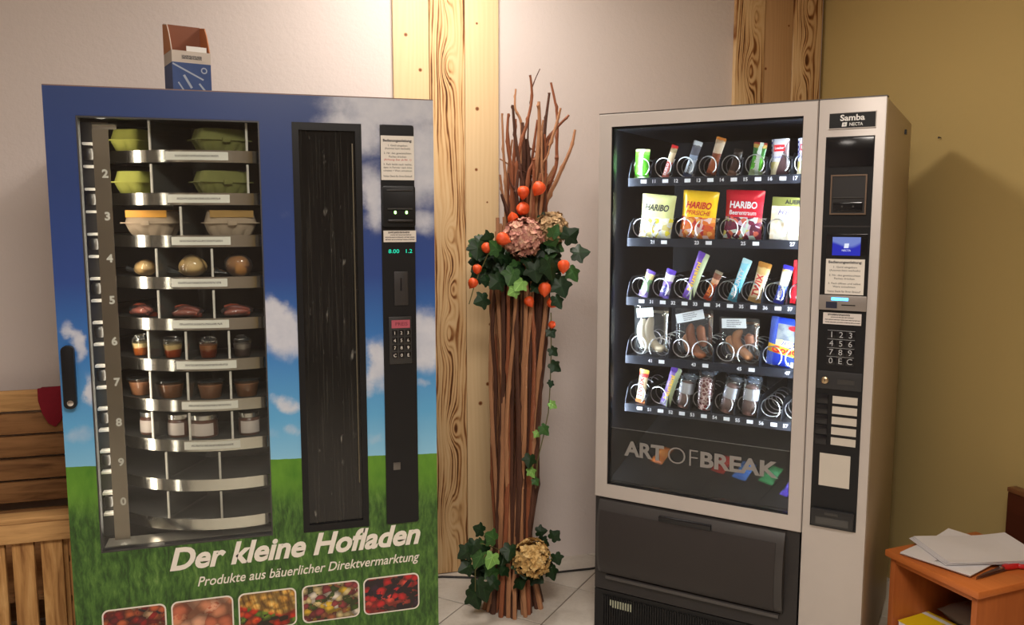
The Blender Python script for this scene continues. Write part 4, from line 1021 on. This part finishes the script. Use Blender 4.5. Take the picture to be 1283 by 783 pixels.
# bottom tray
bar('gold biscuit bar with red lettering at the left of the bottom tray', U[0] + .006, 4, 8, .038, .122, .016, [(0, g_(206, 120, 60)), (.12, g_(226, 206, 170)), (.8, g_(190, 60, 60)), (.9, g_(240, 190, 80))], 'TWIX', rd, fsize=.022, f0=.48, flen=.62)
bar('long purple bar with yellow lettering on the bottom tray', U[1] + .020, 4, 18, .042, .146, .018, [(0, g_(190, 180, 230)), (.1, g_(140, 110, 206)), (.3, g_(150, 120, 206)), (.88, g_(110, 70, 190))], 'Nussini', yl, side=(.004, .020, g_(190, 206, 170)), fsize=.022, f0=.5, flen=.62)
def roll_in_bag(label, u, dark, band, lean, netted=False, s=1.0):
    th = thing('salami_roll', label, 'salami', mw=place(u, 4, .036, lean, 0), group='salami rolls in bags')
    if netted:
        M = Mat('netted_salami'); x, y, z = M.pos(); a = M.voro(M.vec(x, y, z), 75, 'Distance', 'DISTANCE_TO_EDGE')
        M.set(color=M.mix(a.step(.05, .16), g_(226, 200, 196), dark), rough=.35); mt = M.m
    else: mt = plain('salami_skin', dark, .35, var=.3, scale=50)
    part('roll', MB().lathe([(.012, 0), (.022, .004), (.0245 * s, .02), (.0245 * s, .085 * s), (.021, .098 * s), (.010, .104 * s)], 20), mt, th, smooth=True)
    if band:
        part('paper_collar', MB().lathe([(.0255, .055), (.0258, .056), (.0258, .092), (.0250, .093)], 20, cap0=False, cap1=False), plain('collar_paper', srgb(214, 216, 226), .5, var=.12, scale=50), th, smooth=True)
    part('bag_tuft', blob(MB(), (.006, 0, .122 * s), .022, int(u * 1000), squash=(1.2, .6, .62), amp=.2), glassy('bluish_film', (.72, .82, .95), 1.4, 2.4, .12, film=(.22, (.55, .68, .85))), th, smooth=True)
    m = wrapper_mesh(.062, .132 * s, .056, .05, .06, 10, 14); part('bag_film', m, FILM, th, smooth=True)
    return th
roll_in_bag('grey banded salami roll third from left on the bottom tray', U[2] + .010, srgb(130, 96, 90), True, 9, s=.92)
roll_in_bag('red netted salami in a bluish bag on the bottom tray', U[3] + .008, srgb(120, 36, 40), False, 3, netted=True, s=1.1)
roll_in_bag('salami roll with a white collar leaning left of its twin on the bottom tray', U[4] + .006, srgb(150, 100, 104), True, 12)
roll_in_bag('salami roll with a white collar before the empty coils on the bottom tray', U[5] + .004, srgb(120, 66, 76), True, 5)

# small packs lying on the chute behind the tinted film
for k, (u, y_, c, lab) in enumerate(((.150, .20, (230, 120, 40), 'orange'), (.375, .20, (214, 50, 40), 'red'), (.455, .18, (70, 130, 210), 'light blue'), (.545, .18, (60, 150, 90), 'green'), (.628, .12, (90, 70, 200), 'purple'))):
    zc = .566 + (y_ - .06) * .14 / .54 + .004
    th = thing('fallen_pack', lab + ' pack lying behind the dark tinted foot of the snack machine glass', 'snack pack', mw=RMW @ Matrix.Translation((u, y_, zc)) @ Matrix.Rotation(R_(-62), 4, 'X') @ Matrix.Rotation(R_(14), 4, 'Y'), group='packs on the chute')
    part('wrapper', wrapper_mesh(.052, .085, .018, .1), bands('fallen_print', [(0, g_(*c)), (.4, g_(*[min(255, q + 40) for q in c])), (.7, g_(*c))], .085, .3), th, smooth=True)

# =================================================================== twig column with ivy, hydrangea and lantern fruit
TW = thing('twig_bundle', 'tall bundle of brown twigs with ivy, orange lantern fruit and dried hydrangea', 'flower arrangement', (.87, 2.93, 0))
CX, CY = .87, 2.93
def twigm(name, a, b):
    M = Mat(name); x, y, z = M.pos(); n = M.noise(M.vec(x * 1.0, y, z * .15), 60, 4); k = M.noise(M.vec(x, y, z), 9, 3)
    M.set(color=M.mix(n * .6 + k * .4, a, b), rough=.6, spec=.3); M.bump(n, .4, .002); return M.m
TWM = [twigm('vine_bark_red', srgb(92, 50, 34), srgb(176, 108, 74)), twigm('vine_bark_brown', srgb(44, 28, 24), srgb(112, 74, 58)), twigm('vine_bark_pale', srgb(126, 82, 56), srgb(206, 152, 112))]
rt = random.Random(21)
def twig(pts, r0, r1, mat, seg=10, n=7):
    """a knotty tapering twig along a smoothed path"""
    P = [Vector(p) for p in pts]; out = []
    L = len(P)
    for i in range((L - 1) * seg + 1):
        q = i / seg; k = min(int(q), L - 2); f = q - k
        a, b, c, d = (P[max(0, min(L - 1, k + j))] for j in (-1, 0, 1, 2))
        out.append(.5 * ((2 * b) + (c - a) * f + (2 * a - 5 * b + 4 * c - d) * f * f + (3 * b - a - 3 * c + d) * f ** 3))
    N = len(out); ph = rt.randint(0, 6); rad = []
    for i in range(N):
        r = r0 + (r1 - r0) * (i / (N - 1)) ** 1.2
        if (i + ph) % 8 == 0: r *= 1.28; out[i] += Vector((rt.uniform(-1, 1), rt.uniform(-1, 1), 0)) * r * .35
        rad.append(r)
    return part('twig', MB().tube([(p.x - CX, p.y - CY, p.z) for p in out], rad, n), mat, TW, smooth=True)
def ctr(z):   # centre line and radius of the bundle with height
    x = .868 + .028 * min(1, z / 1.2); r = .096 if z < .05 else (.096 - .022 * min(1, (z - .05) / .2) if z < .3 else .074 + .026 * min(1, (z - .3) / .8))
    return x, r
for ring, cnt, rk in ((1.0, 27, 1.0), (.70, 18, 1.0), (.38, 11, 1.0)):
    for k in range(cnt):
        a = 2 * PI * k / cnt + rt.uniform(-.1, .1); pts = []
        top = rt.uniform(1.28, 1.50); tw_ = rt.uniform(-.30, .30)
        for j in range(7):
            z = .0 + top * j / 6; cx, r = ctr(z); aa = a + tw_ * math.sin(j * .9 + k); rr = r * ring * rt.uniform(.80, 1.08)
            if j == 0: rr *= 1.16
            pts.append((cx + rr * math.cos(aa), CY + rr * math.sin(aa), z))
        twig(pts, rt.uniform(.0075, .0125), rt.uniform(.0055, .0085), rt.choice(TWM), 7)
HERO = [[(1.035, 1.986), (1.058, 1.87), (1.056, 1.753), (1.05, 1.67), (0.994, 1.514)], [(1.119, 1.813), (1.101, 1.742), (1.05, 1.634), (0.994, 1.502)], [(0.992, 1.932), (0.98, 1.833), (0.974, 1.739), (0.962, 1.573)], [(0.923, 1.992), (0.93, 1.912), (0.911, 1.819), (0.887, 1.737), (0.874, 1.596)], [(0.899, 1.957), (0.895, 1.888), (0.917, 1.831), (.915, 1.7)], [(0.858, 1.886), (0.868, 1.783), (0.887, 1.655), (0.899, 1.573)], [(0.844, 1.857), (0.841, 1.759), (0.856, 1.655), (0.862, 1.514)], [(0.815, 1.642), (0.825, 1.572), (0.849, 1.455)], [(0.813, 1.572), (0.843, 1.466)], [(1.074, 1.859), (1.005, 1.787), (0.943, 1.691), (0.918, 1.597)], [(1.036, 1.881), (1.018, 1.81), (0.98, 1.692), (0.949, 1.55)], [(0.985, 2.03), (0.954, 1.959), (0.945, 1.878), (0.936, 1.773)], [(1.03, 1.799), (0.993, 1.657), (0.975, 1.514)], [(1.018, 1.675), (0.987, 1.609), (0.968, 1.514)], [(0.924, 1.773), (0.93, 1.691), (0.918, 1.549)], [(0.878, 1.841), (0.874, 1.737), (0.868, 1.596)],
        [(.952, 1.90), (.956, 1.80), (.945, 1.66), (.93, 1.5)], [(.905, 1.83), (.912, 1.70), (.905, 1.55)]]
RAD = [.0075, .0085, .0075, .007, .006, .008, .008, .0065, .009, .0075, .0075, .003, .0075, .007, .012, .0075, .010, .011]
for i, h in enumerate(HERO):
    yo = rt.uniform(-.07, .06); pts = [(x, CY + yo * (1.0 - .35 * k / len(h)), z) for k, (x, z) in enumerate(h)]
    lx, lz = h[-1]
    pts.append((.90 + (lx - .90) * .8, CY + yo * .5, 1.22 if lz < 1.6 else 1.30))
    twig(list(reversed(pts)), RAD[i] * 1.15, RAD[i] * .55, TWM[(i * 2) % 3], 9)
for k in range(16):
    bx_ = rt.uniform(.835, .975); tx = .90 + (bx_ - .90) * rt.uniform(1.0, 1.5) + rt.uniform(-.02, .03); tz = rt.uniform(1.62, 1.90); yo = rt.uniform(-.06, .07)
    md = ((bx_ + tx) / 2 + rt.uniform(-.018, .018), CY + yo * .9, (1.28 + tz) / 2 + rt.uniform(-.04, .04))
    m2 = ((md[0] + tx) / 2 + rt.uniform(-.012, .012), CY + yo, (md[2] + tz) / 2)
    twig([(bx_, CY + yo * .6, 1.26), md, m2, (tx, CY + yo * 1.1, tz)], rt.uniform(.006, .010), rt.uniform(.0028, .005), TWM[k % 3], 9)
    if k % 2: twig([m2, (m2[0] + rt.choice((-1, 1)) * .022, m2[1], m2[2] + .03), (m2[0] + rt.choice((-1, 1)) * .03, m2[1], m2[2] + .065)], .004, .002, TWM[k % 3], 5)
# ivy leaves
def leafm(name, a, b):
    M = Mat(name); x, y, z = M.pos(); n = M.noise(M.vec(x, y, z), 40, 3)
    vein = ((x.abs() - y.abs() * .0).lt(.0012)).max((x.abs() - (y - .012).abs()).abs().lt(.0010))
    M.set(color=M.mix(vein * .5, M.mix(n, a, b), tuple(min(1, c * 1.7) for c in b)), rough=.45, spec=.3); return M.m
LFM = [leafm('ivy_dark', srgb(16, 34, 17), srgb(32, 58, 30)), leafm('ivy_mid', srgb(36, 70, 34), srgb(66, 106, 52)), leafm('ivy_light', srgb(96, 146, 66), srgb(140, 184, 100))]
def leaf_mesh(mat):
    ol = [(0, .002), (.010, -.008), (.024, -.006), (.028, .004), (.026, .012), (.038, .022), (.040, .032), (.026, .036), (.019, .044), (.012, .056), (0, .066)]
    ol = ol + [(-x, y) for x, y in reversed(ol[1:-1])]
    m = MB(); ctr_ = (0, .024, .004); th = .0006
    for s in (0, 1):
        i = len(m.v); m.v.append((ctr_[0], ctr_[1], ctr_[2] - s * th)); m.v += [(x, y, -.006 * abs(x) / .044 - .05 * (y - .02) ** 2 / .066 - s * th) for x, y in ol]; n = len(ol)
        for k in range(n):
            f = (i, i + 1 + k, i + 1 + (k + 1) % n); m.f.append(f if s == 0 else f[::-1])
    n = len(ol)
    for k in range(n): m.f.append((1 + k, n + 2 + k, n + 2 + (k + 1) % n, 1 + (k + 1) % n))
    return m.mesh('ivy_leaf', mat)
LEAF = [leaf_mesh(m_) for m_ in LFM]
def leaf(p, out, kind, size, roll=0):
    """leaf at p hanging towards direction out"""
    d = Vector(out).normalized(); nrm = Vector((rt.uniform(-.4, .4), -1.0, .35 + rt.uniform(-.3, .3)))
    nrm = (nrm - d * nrm.dot(d)).normalized(); xx = d.cross(nrm)
    mt = Matrix((xx, d, nrm)).transposed().to_4x4()
    o = link('ivy_leaf', LEAF[kind], TW); o.matrix_local = Matrix.Translation((p[0] - CX, p[1] - CY, p[2])) @ mt @ Matrix.Rotation(roll, 4, 'Y') @ Matrix.Scale(size, 4)
    return o
for k in range(120):
    a = R_(rt.uniform(150, 395)); zc = rt.gauss(1.35, .05); rr = rt.uniform(.08, .14)
    x = .888 + rr * 1.0 * math.cos(a); y = CY + rr * math.sin(a)
    if abs(x - .868) < .07 and zc > 1.37: zc -= .1
    leaf((x, y, zc), (math.cos(a) * .7, math.sin(a) * .4, rt.uniform(-1.0, .35)), rt.choice([0, 0, 0, 0, 0, 0, 1]), rt.uniform(.55, .9), rt.uniform(-.4, .4))
for x, y, z, ox, oz, kd, s in ((.705, 2.80, 1.405, -.1, -1, 0, 1.0), (.97, 2.78, 1.42, .4, .9, 1, .8), (1.02, 2.79, 1.41, .6, .5, 0, 1.0), (1.055, 2.80, 1.36, .8, .1, 0, 1.0), (1.045, 2.80, 1.31, .4, -.8, 1, .9), (1.0, 2.79, 1.27, .3, -1, 0, 1.1), (.78, 2.79, 1.37, -.6, .6, 1, .9), (.83, 2.78, 1.31, -.4, -.9, 1, 1.0), (.90, 2.77, 1.33, .1, -1, 0, 1.1), (.95, 2.77, 1.34, .2, -1, 0, 1.2), (.79, 2.79, 1.28, -.7, -.5, 0, 1.0), (.86, 2.77, 1.27, -.5, -.5, 2, .8), (.84, 2.77, 1.24, -.7, -.3, 2, .7), (.985, 2.785, 1.21, .4, -.9, 0, .8)):
    leaf((x, y, z), (ox, -.25, oz), kd, s)
# trailing ivy down the right side
trail = [(.975, 2.80, 1.15), (.980, 2.81, 1.0), (.978, 2.815, .87), (.972, 2.815, .78), (.955, 2.815, .70), (.930, 2.815, .60), (.925, 2.815, .50)]
part('ivy_stem', MB().tube([(x - CX, y - CY, z) for x, y, z in trail], .0022, 5), plain('ivy_stem', srgb(96, 92, 50), .6), TW, smooth=True)
for x, z, kd, s, ox in ((.991, 1.02, 0, .7, .6), (.994, .965, 0, .85, .8), (.995, .90, 0, .5, -.2), (.989, .82, 2, .62, .9), (.958, .735, 1, .8, .5), (.945, .715, 2, .5, -.6), (.916, .63, 0, .9, -.2), (.914, .58, 2, .7, .3), (.93, .54, 1, .55, .4), (.985, 1.09, 0, .7, .4)):
    leaf((x - .016, 2.805, z), (ox, -.3, -.7), kd, s * .85)
# ivy wreath at the foot
for k in range(40):
    a = R_(rt.uniform(165, 385)); zc = rt.gauss(.215, .045); rr = rt.uniform(.08, .12)
    leaf((.868 + rr * math.cos(a), CY + rr * math.sin(a), zc), (math.cos(a) * .8, math.sin(a) * .5, rt.uniform(-1, .5)), rt.choice([0, 0, 0, 0, 1]), rt.uniform(.6, .95), rt.uniform(-.4, .4))
for x, z, ox, oz, kd, s in ((.675, .30, -.9, -.5, 0, .9), (.69, .33, -.2, -.9, 0, .8), (.72, .28, -.5, -.8, 1, 1.0), (.68, .24, -.9, -.3, 0, .9), (.70, .18, .1, -1, 0, .9), (.72, .155, .2, -1, 0, 1.0), (.685, .145, .25, -1, 0, 1.2), (.76, .27, -.4, -.9, 2, .9), (.77, .32, -.6, .5, 1, .9), (.985, .30, .5, .6, 0, .7), (1.0, .24, .3, -.9, 0, .7), (.985, .19, .2, -1, 0, .8)):
    leaf((x, 2.81, z), (ox, -.2, oz), kd, s)
for pts in ([(.80, 2.85, .24), (.73, 2.81, .27), (.69, 2.80, .22), (.69, 2.80, .14)], [(.80, 2.86, .26), (.72, 2.82, .31), (.66, 2.81, .30)]):
    part('ivy_stem', MB().tube([(x - CX, y - CY, z) for x, y, z in pts], .002, 5), plain('ivy_stem', srgb(96, 92, 50), .6), TW, smooth=True)
# lantern fruit
def lantern_mesh():
    m = MB(); n = 20; rr = []
    for i, (r, h) in enumerate(((.003, .047), (.012, .0455), (.0195, .038), (.0215, .028), (.019, .016), (.012, .006), (.005, -.001), (.001, -.006))):
        rr.append([(r * (1 + .10 * abs(math.cos(2.5 * a))) * math.cos(a), r * (1 + .10 * abs(math.cos(2.5 * a))) * math.sin(a), h) for a in [2 * PI * k / n for k in range(n)]])
    return m.rings(rr)
M = Mat('lantern_husk'); x, y, z = M.pos(); n = M.noise(M.vec(x, y, z), 90, 3)
M.set(color=M.mix(n, srgb(206, 60, 20), srgb(244, 104, 44)), rough=.5, sub=.15); M.bump(n, .35, .002)
LANT = lantern_mesh().mesh('lantern_fruit', M.m, True)
for i, (x, z) in enumerate([(0.879, 1.575), (0.935, 1.59), (0.876, 1.519), (0.841, 1.488), (0.788, 1.415), (0.737, 1.383), (0.701, 1.31), (0.685, 1.262), (1.009, 1.316), (0.939, 1.236), (0.892, 1.191), (0.98, 1.185), (0.977, 1.105), (.90, 1.20)][:13]):
    yy = 2.765 if i in (4, 8, 9) else (2.83 if i < 4 else 2.795)
    s = (.95, 1.05, 1.05, .9, 1.0, .8, .72, .78, .95, 1.0, .8, .85, .6)[i]
    rx = (.3, .5, 1.1, 2.6, 1.2, .9, .4, .5, .2, .4, .6, .9, .8)[i]; ry = (0, .2, 1.0, .3, .4, .2, 0, .2, .2, 0, .1, -.7, .3)[i]
    o = link('lantern_fruit', LANT, TW); o.matrix_local = Matrix.Translation((x - CX, yy - CY, z)) @ Euler((rx, ry, i)).to_matrix().to_4x4() @ Matrix.Scale(s, 4) @ Matrix.Translation((0, 0, -.022))
part('lantern_stem', MB().tube([(.79 - CX, -.12, 1.40), (.745 - CX, -.13, 1.37), (.72 - CX, -.135, 1.32), (.705 - CX, -.135, 1.29), (.69 - CX, -.135, 1.25), (.672 - CX, -.135, 1.19)], .0018, 5), plain('ivy_stem', srgb(96, 92, 50), .6), TW)
# dried hydrangea heads: many small four-petalled florets, too small to pick apart
def hydrangea(c, r, cols, seed):
    rn = random.Random(seed); m = MB()
    for k in range(210):
        u = rn.uniform(-1, 1); a = rn.uniform(0, 2 * PI); q = math.sqrt(1 - u * u)
        d = Vector((q * math.cos(a), q * math.sin(a), u)); p = d * r * rn.uniform(.80, 1.02)
        t = d.orthogonal().normalized(); b = d.cross(t); sz = rn.uniform(.010, .0165); a0 = rn.uniform(0, 6)
        for j in range(4):
            w = a0 + j * PI / 2; e = t * math.cos(w) + b * math.sin(w); f = d.cross(e)
            up = d * sz * rn.uniform(.15, .8)
            q0 = p; q1 = p + e * sz * .6 + f * sz * .55 + up * .6; q2 = p + e * sz * 1.15 + up; q3 = p + e * sz * .6 - f * sz * .55 + up * .6
            m.quad([q0, q1, q2, q3])
    M = Mat('dried_hydrangea'); x, y, z = M.pos(); v = M.vec(x, y, z)
    n = M.noise(v, 45, 3); n2 = M.noise(v, 140, 2)
    M.set(color=M.ramp(n * .6 + n2 * .4, [(.3, cols[0]), (.48, cols[1]), (.66, cols[2])]), rough=.75, spec=.2)
    mb2 = blob(MB(), (0, 0, 0), r * .72, seed); i = len(m.v); m.v += mb2.v; m.f += [tuple(i + q for q in f) for f in mb2.f]
    o = part('hydrangea_head', m, M.m, TW, loc=(c[0] - CX, c[1] - CY, c[2])); o['kind'] = 'stuff'; return o
hydrangea((.870, 2.805, 1.420), .066, (srgb(140, 84, 78), srgb(198, 140, 126), srgb(230, 192, 160)), 1)
hydrangea((.995, 2.85, 1.450), .055, (srgb(120, 100, 64), srgb(184, 152, 112), srgb(206, 178, 140)), 2)
hydrangea((.905, 2.80, .240), .068, (srgb(130, 96, 52), srgb(204, 166, 104), srgb(236, 208, 150)), 3)

# =================================================================== wooden display crate at the left
CW = thing('display_crate', 'rough pine display crate with slatted front and taller slatted back', 'crate', (-1.0, 2.98, 0))
def pinem(name, seed, a, b):
    M = Mat(name); x, y, z = M.pos(); info = M.nt.nodes.new('ShaderNodeObjectInfo'); rnd = X(M.nt, info.outputs['Random'])
    n = M.noise(M.vec(x * 1.5 + rnd * 9.0, y * 6, z * 14), 3, 4, .6, .6); k = M.noise(M.vec(x + rnd * 5.0, y, z), 5, 3)
    M.set(color=M.ramp(n * .7 + k * .3, [(.3, a), (.52, b), (.7, tuple(c * 1.25 for c in b))]), rough=.65, spec=.3); return M.m
PINE_H = pinem('crate_pine_level', 1, srgb(150, 104, 60), srgb(206, 160, 104))
PINE_D = pinem('crate_pine_dark', 2, srgb(100, 66, 38), srgb(156, 112, 70))  # darker pine tone for the lower back slats, side slats and floor board
def pine_v():
    M = Mat('crate_pine_upright'); x, y, z = M.pos(); info = M.nt.nodes.new('ShaderNodeObjectInfo'); rnd = X(M.nt, info.outputs['Random'])
    n = M.noise(M.vec(x * 14 + rnd * 9.0, y * 6, z * 1.5), 3, 4, .6, .6)
    M.set(color=M.ramp(n, [(.3, srgb(130, 86, 46)), (.52, srgb(190, 142, 86)), (.7, srgb(214, 170, 112))]), rough=.65, spec=.3); return M.m
PINE_V = pine_v()
x0, x1 = -.40, .40     # local
yf, yb = -.23, .22
for k in range(5):
    z1 = .892 - k * .0815; bx('back_slat', PINE_H if k == 0 else PINE_D, CW, x0, x1, yb, yb + .018, z1 - .072, z1, bevel=.003)
for k in range(4): bx('back_slat', PINE_D, CW, x0, x1, yb, yb + .018, .06 + k * .105, .15 + k * .105, bevel=.003)
k = 0
for i in range(11):
    a = x0 + .004 + i * .0785
    bx('front_slat', PINE_V, CW, a, a + .0595, yf, yf + .016, .05, .512, bevel=.002)
bx('top_rail', PINE_H, CW, x0, x1, yf - .018, yf, .512, .572, bevel=.003)
bx('rim_board', PINE_H, CW, x0, x1, yf - .018, yf + .045, .5725, .590, bevel=.003)
bx('bottom_rail', PINE_H, CW, x0, x1, yf - .018, yf, .06, .12, bevel=.003)
for sx in (x0, x1 - .018):
    for k in range(4): bx('side_slat', PINE_D, CW, sx, sx + .018, yf + .017, yb, .06 + k * .128, .17 + k * .128, bevel=.003)
    bx('side_rim', PINE_H, CW, sx - (.02 if sx < 0 else 0), sx + .018 + (.02 if sx > 0 else 0), yf + .046, yb, .5725, .590, bevel=.003)
for sx in (x0 + .0185, x1 - .0385):
    bx('back_post', PINE_V, CW, sx, sx + .02, yb + .019, yb + .045, 0, .89, bevel=.002)
    bx('front_post', PINE_V, CW, sx, sx + .02, yf + .017, yf + .045, 0, .57, bevel=.002)
bx('floor_board', PINE_D, CW, x0 + .02, x1 - .02, yf + .05, yb - .002, .30, .315)
# red felt tongue hanging over the back slat
m = MB(); ol = [(-.040, .008), (.040, .012), (.044, -.03), (.040, -.075), (.024, -.115), (.008, -.132), (-.012, -.118), (-.030, -.08), (-.040, -.035)]
rr = [[(x, -.004 + .004 * math.sin(x * 40) , z) for x, z in ol], [(x * .98, .004 + .004 * math.sin(x * 40), z) for x, z in ol]]
m.rings(rr)
rf = thing('red_felt_tag', 'dark red felt tongue hanging over the top slat of the crate', 'felt tag', (-.735, 3.186, .892))
part('felt', m, plain('red_felt', srgb(138, 22, 40), .9, var=.12, scale=60, bump=.3), rf, bevel=.002)
part('hanging_strap', MB().box(-.036, .036, .004, .040, .0015, .0045), plain('red_felt', srgb(138, 22, 40), .9), rf)

# =================================================================== night stand, papers, scissors, board behind
WOODO = None
def furn(name, a, b, ax):
    M = Mat(name); x, y, z = M.pos(); v = {'x': M.vec(x * .8, y * 12, z * 12), 'y': M.vec(x * 12, y * .8, z * 12), 'z': M.vec(x * 12, y * 12, z * .8)}[ax]
    n = M.noise(v, 4, 4, .6, .4); M.set(color=M.mix(n, a, b), rough=.38, spec=.45); return M.m
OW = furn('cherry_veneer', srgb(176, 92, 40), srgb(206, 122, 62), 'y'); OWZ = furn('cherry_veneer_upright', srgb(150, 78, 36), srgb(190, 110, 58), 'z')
NS = thing('night_stand', 'orange cherry-veneer night stand with an open front beside the snack machine', 'night stand', (1.860, 1.917, 0), R_(5.5))
hw = .166; dp_ = .40; H = .45
top = MB(); top.box(0, dp_, -hw, hw, H - .022, H)
part('top_board', top, OW, NS, bevel=.005)
bx('side_board', OWZ, NS, .014, dp_ - .01, -hw + .012, -hw + .030, 0, H - .0225, bevel=.002)
bx('side_board', OWZ, NS, .014, dp_ - .01, hw - .030, hw - .012, 0, H - .0225, bevel=.002)
bx('front_rail', OW, NS, .016, .030, -hw + .0305, hw - .0305, H - .040, H - .0225, bevel=.001)
bx('back_board', OWZ, NS, dp_ - .02, dp_ - .010, -hw + .0305, hw - .0305, .02, H - .0225)
bx('shelf', OW, NS, .02, dp_ - .021, -hw + .0305, hw - .0305, .185, .200)
NSM = Matrix.Translation((1.860, 1.917, 0)) @ Matrix.Rotation(R_(5.5), 4, 'Z')
# things on the shelf
t = thing('magazine', 'yellow magazine lying at the front of the night stand shelf', 'magazine', mw=NSM @ Matrix.Translation((.105, .045, .2005)) @ Matrix.Rotation(R_(4), 4, 'Z'))
bx('pages', PAPERM, t, -.068, .068, -.085, .085, 0, .024)
bx('cover', plain('yellow_cover', srgb(238, 206, 30), .35, var=.05), t, -.070, .070, -.087, .087, .0241, .0255)
bx('white_stripe', WHITE, t, .040, .058, -.087, .087, .0256, .0259)
t = thing('grey_parcel', 'grey packet with a small yellow print behind the magazine in the night stand', 'packet', mw=NSM @ Matrix.Translation((.275, .0, .2005)) @ Matrix.Rotation(R_(-4), 4, 'Z'))
part('packet', wrapper_mesh(.22, .20, .075, .05, .04, 12, 14), plain('grey_plastic', srgb(122, 116, 114), .4, var=.12), t, smooth=True, loc=(-.10, 0, .04), rot=(R_(90), 0, R_(90)))
bx('yellow_print', plain('yellow_print', srgb(206, 180, 40), .4), t, -.045, -.015, -.012, .03, .0782, .0788)
# papers
for k, (x, y, rz, dz, nm) in enumerate(((2.035, 1.985, 20, 0.0, 'creased white sheets at the bottom of the paper pile on the night stand'), (2.075, 1.965, -14, .0115, 'white sheets with a lifted corner on top of the paper pile'))):
    ph = thing('paper_pile', nm, 'paper', (x, y, H + .0008 + dz), R_(rz))
    for j in range(4):
        m = MB(); nx, ny = 10, 8; w, h = .150, .105; off = (j * .0035 * (1 if k else -1), -j * .002)
        top_ = []; thk = .0016
        for s in (0, 1):
            for b in range(ny + 1):
                for a in range(nx + 1):
                    fx, fy = a / nx, b / ny
                    lift = .006 * (j + 1) / 4 * (max(0, fx - .55) ** 2 + max(0, .3 - fy) ** 2 * (1 if k else .3)) * 6 + .0012 * math.sin(fx * 7 + fy * 4 + j)
                    m.v.append((-w + 2 * w * fx + off[0], -h + 2 * h * fy + off[1], .0026 * j + .0013 + max(0, lift) + (thk if s == 0 else 0)))
        N = (nx + 1) * (ny + 1)
        for b in range(ny):
            for a in range(nx):
                i = b * (nx + 1) + a; m.f.append((i, i + 1, i + nx + 2, i + nx + 1)); m.f.append((N + i, N + i + nx + 1, N + i + nx + 2, N + i + 1))
        edge = [b * (nx + 1) for b in range(ny + 1)] + [ny * (nx + 1) + a for a in range(1, nx + 1)] + [b * (nx + 1) + nx for b in range(ny - 1, -1, -1)] + [a for a in range(nx - 1, 0, -1)]
        for q in range(len(edge)): a, b = edge[q], edge[(q + 1) % len(edge)]; m.f.append((a, b, N + b, N + a))
        part('sheet', m, plain('sheet_paper', (.74, .72, .74), .6, var=.02), ph, smooth=False)
m = MB(); blob(m, (0, 0, .006), .02, 5, squash=(1.7, .8, .3), amp=.25)
pl = tag(part('crumpled_film', m, FILM, None, smooth=True, loc=(1.925, 1.93, H + .001)), 'crumpled clear film at the edge of the paper pile', 'film')
# scissors with red handles lying in front of the papers
sc = thing('scissors', 'closed scissors with red handles and dark blades lying before the papers', 'scissors', (2.02, 1.836, H + .001), R_(13))
BLD = plain('dark_blade', (.16, .09, .075), .35, metal=.7)
for s in (0, 1):
    z0 = .003 + s * .005
    m = MB().rings([[(-.092, -.001, z0), (.05, -.008 + s * .002, z0), (.05, .007 + s * .002, z0), (-.05, .005, z0)], [(-.092, -.001, z0 + .003), (.05, -.008 + s * .002, z0 + .003), (.05, .007 + s * .002, z0 + .003), (-.05, .005, z0 + .003)]])
    part('blade', m, BLD, sc)
    lp = []; 
    for q in range(17): a = 2 * PI * q / 16; lp.append((.125 + .042 * math.cos(a) + s * .012, (-.016 if s else .018) + .015 * math.sin(a), .009))
    part('handle', MB().tube(lp, .0072, 8), plain('red_handle', srgb(186, 28, 34), .35), sc, smooth=True)
    part('shank', MB().tube([(.045, 0, .008), (.075, (-.008 if s else .009), .009), (.098, (-.014 if s else .016), .009)], [.007, .009, .0075], 8), plain('red_handle', srgb(186, 28, 34), .35), sc, smooth=True)
part('pivot', MB().lathe([(.005, .0), (.005, .016)], 12, (.03, 0, 0)), STEEL, sc)
# dark board standing against the olive wall
hb = thing('dark_wood_board', 'dark red-brown wooden board standing against the olive wall behind the papers', 'board', (2.385, 1.62, 0))
DKW = furn('dark_mahogany', srgb(66, 30, 20), srgb(92, 44, 28), 'y')
bx('panel', DKW, hb, -.020, .010, -.50, .50, .16, .575, bevel=.004)
bx('cap_rail', furn('dark_cap', srgb(104, 66, 40), srgb(130, 84, 52), 'y'), hb, -.024, .014, -.50, .50, .5752, .592, bevel=.004)
for y_ in (-.46, .44): bx('leg', DKW, hb, -.018, .008, y_, y_ + .04, 0, .1595, bevel=.002)

# cable along the foot of the wall, and a nail in the olive wall
cb_pts = [(.30, 3.286, .005), (.50, 3.26, .005), (.66, 3.252, .005), (.80, 3.20, .005), (.95, 3.17, .005), (1.10, 3.158, .005), (1.28, 3.150, .005), (1.50, 3.17, .005), (1.60, 3.22, .005)]
tag(part('power_cable', MB().tube(cb_pts, .0045, 8), plain('cable_black', (.02, .018, .018), .45), None, smooth=True), 'black power cable lying on the tiles along the foot of the wall', 'cable')
tag(part('nail', MB().lathe([(.004, 0), (.004, .002), (.0016, .003), (.0016, .012)], 10, axis='x'), DARKSTEEL, None, loc=(2.4285, 2.58, 1.786)), 'small dark nail in the olive wall above the snack machine', 'nail')

flush_texts()
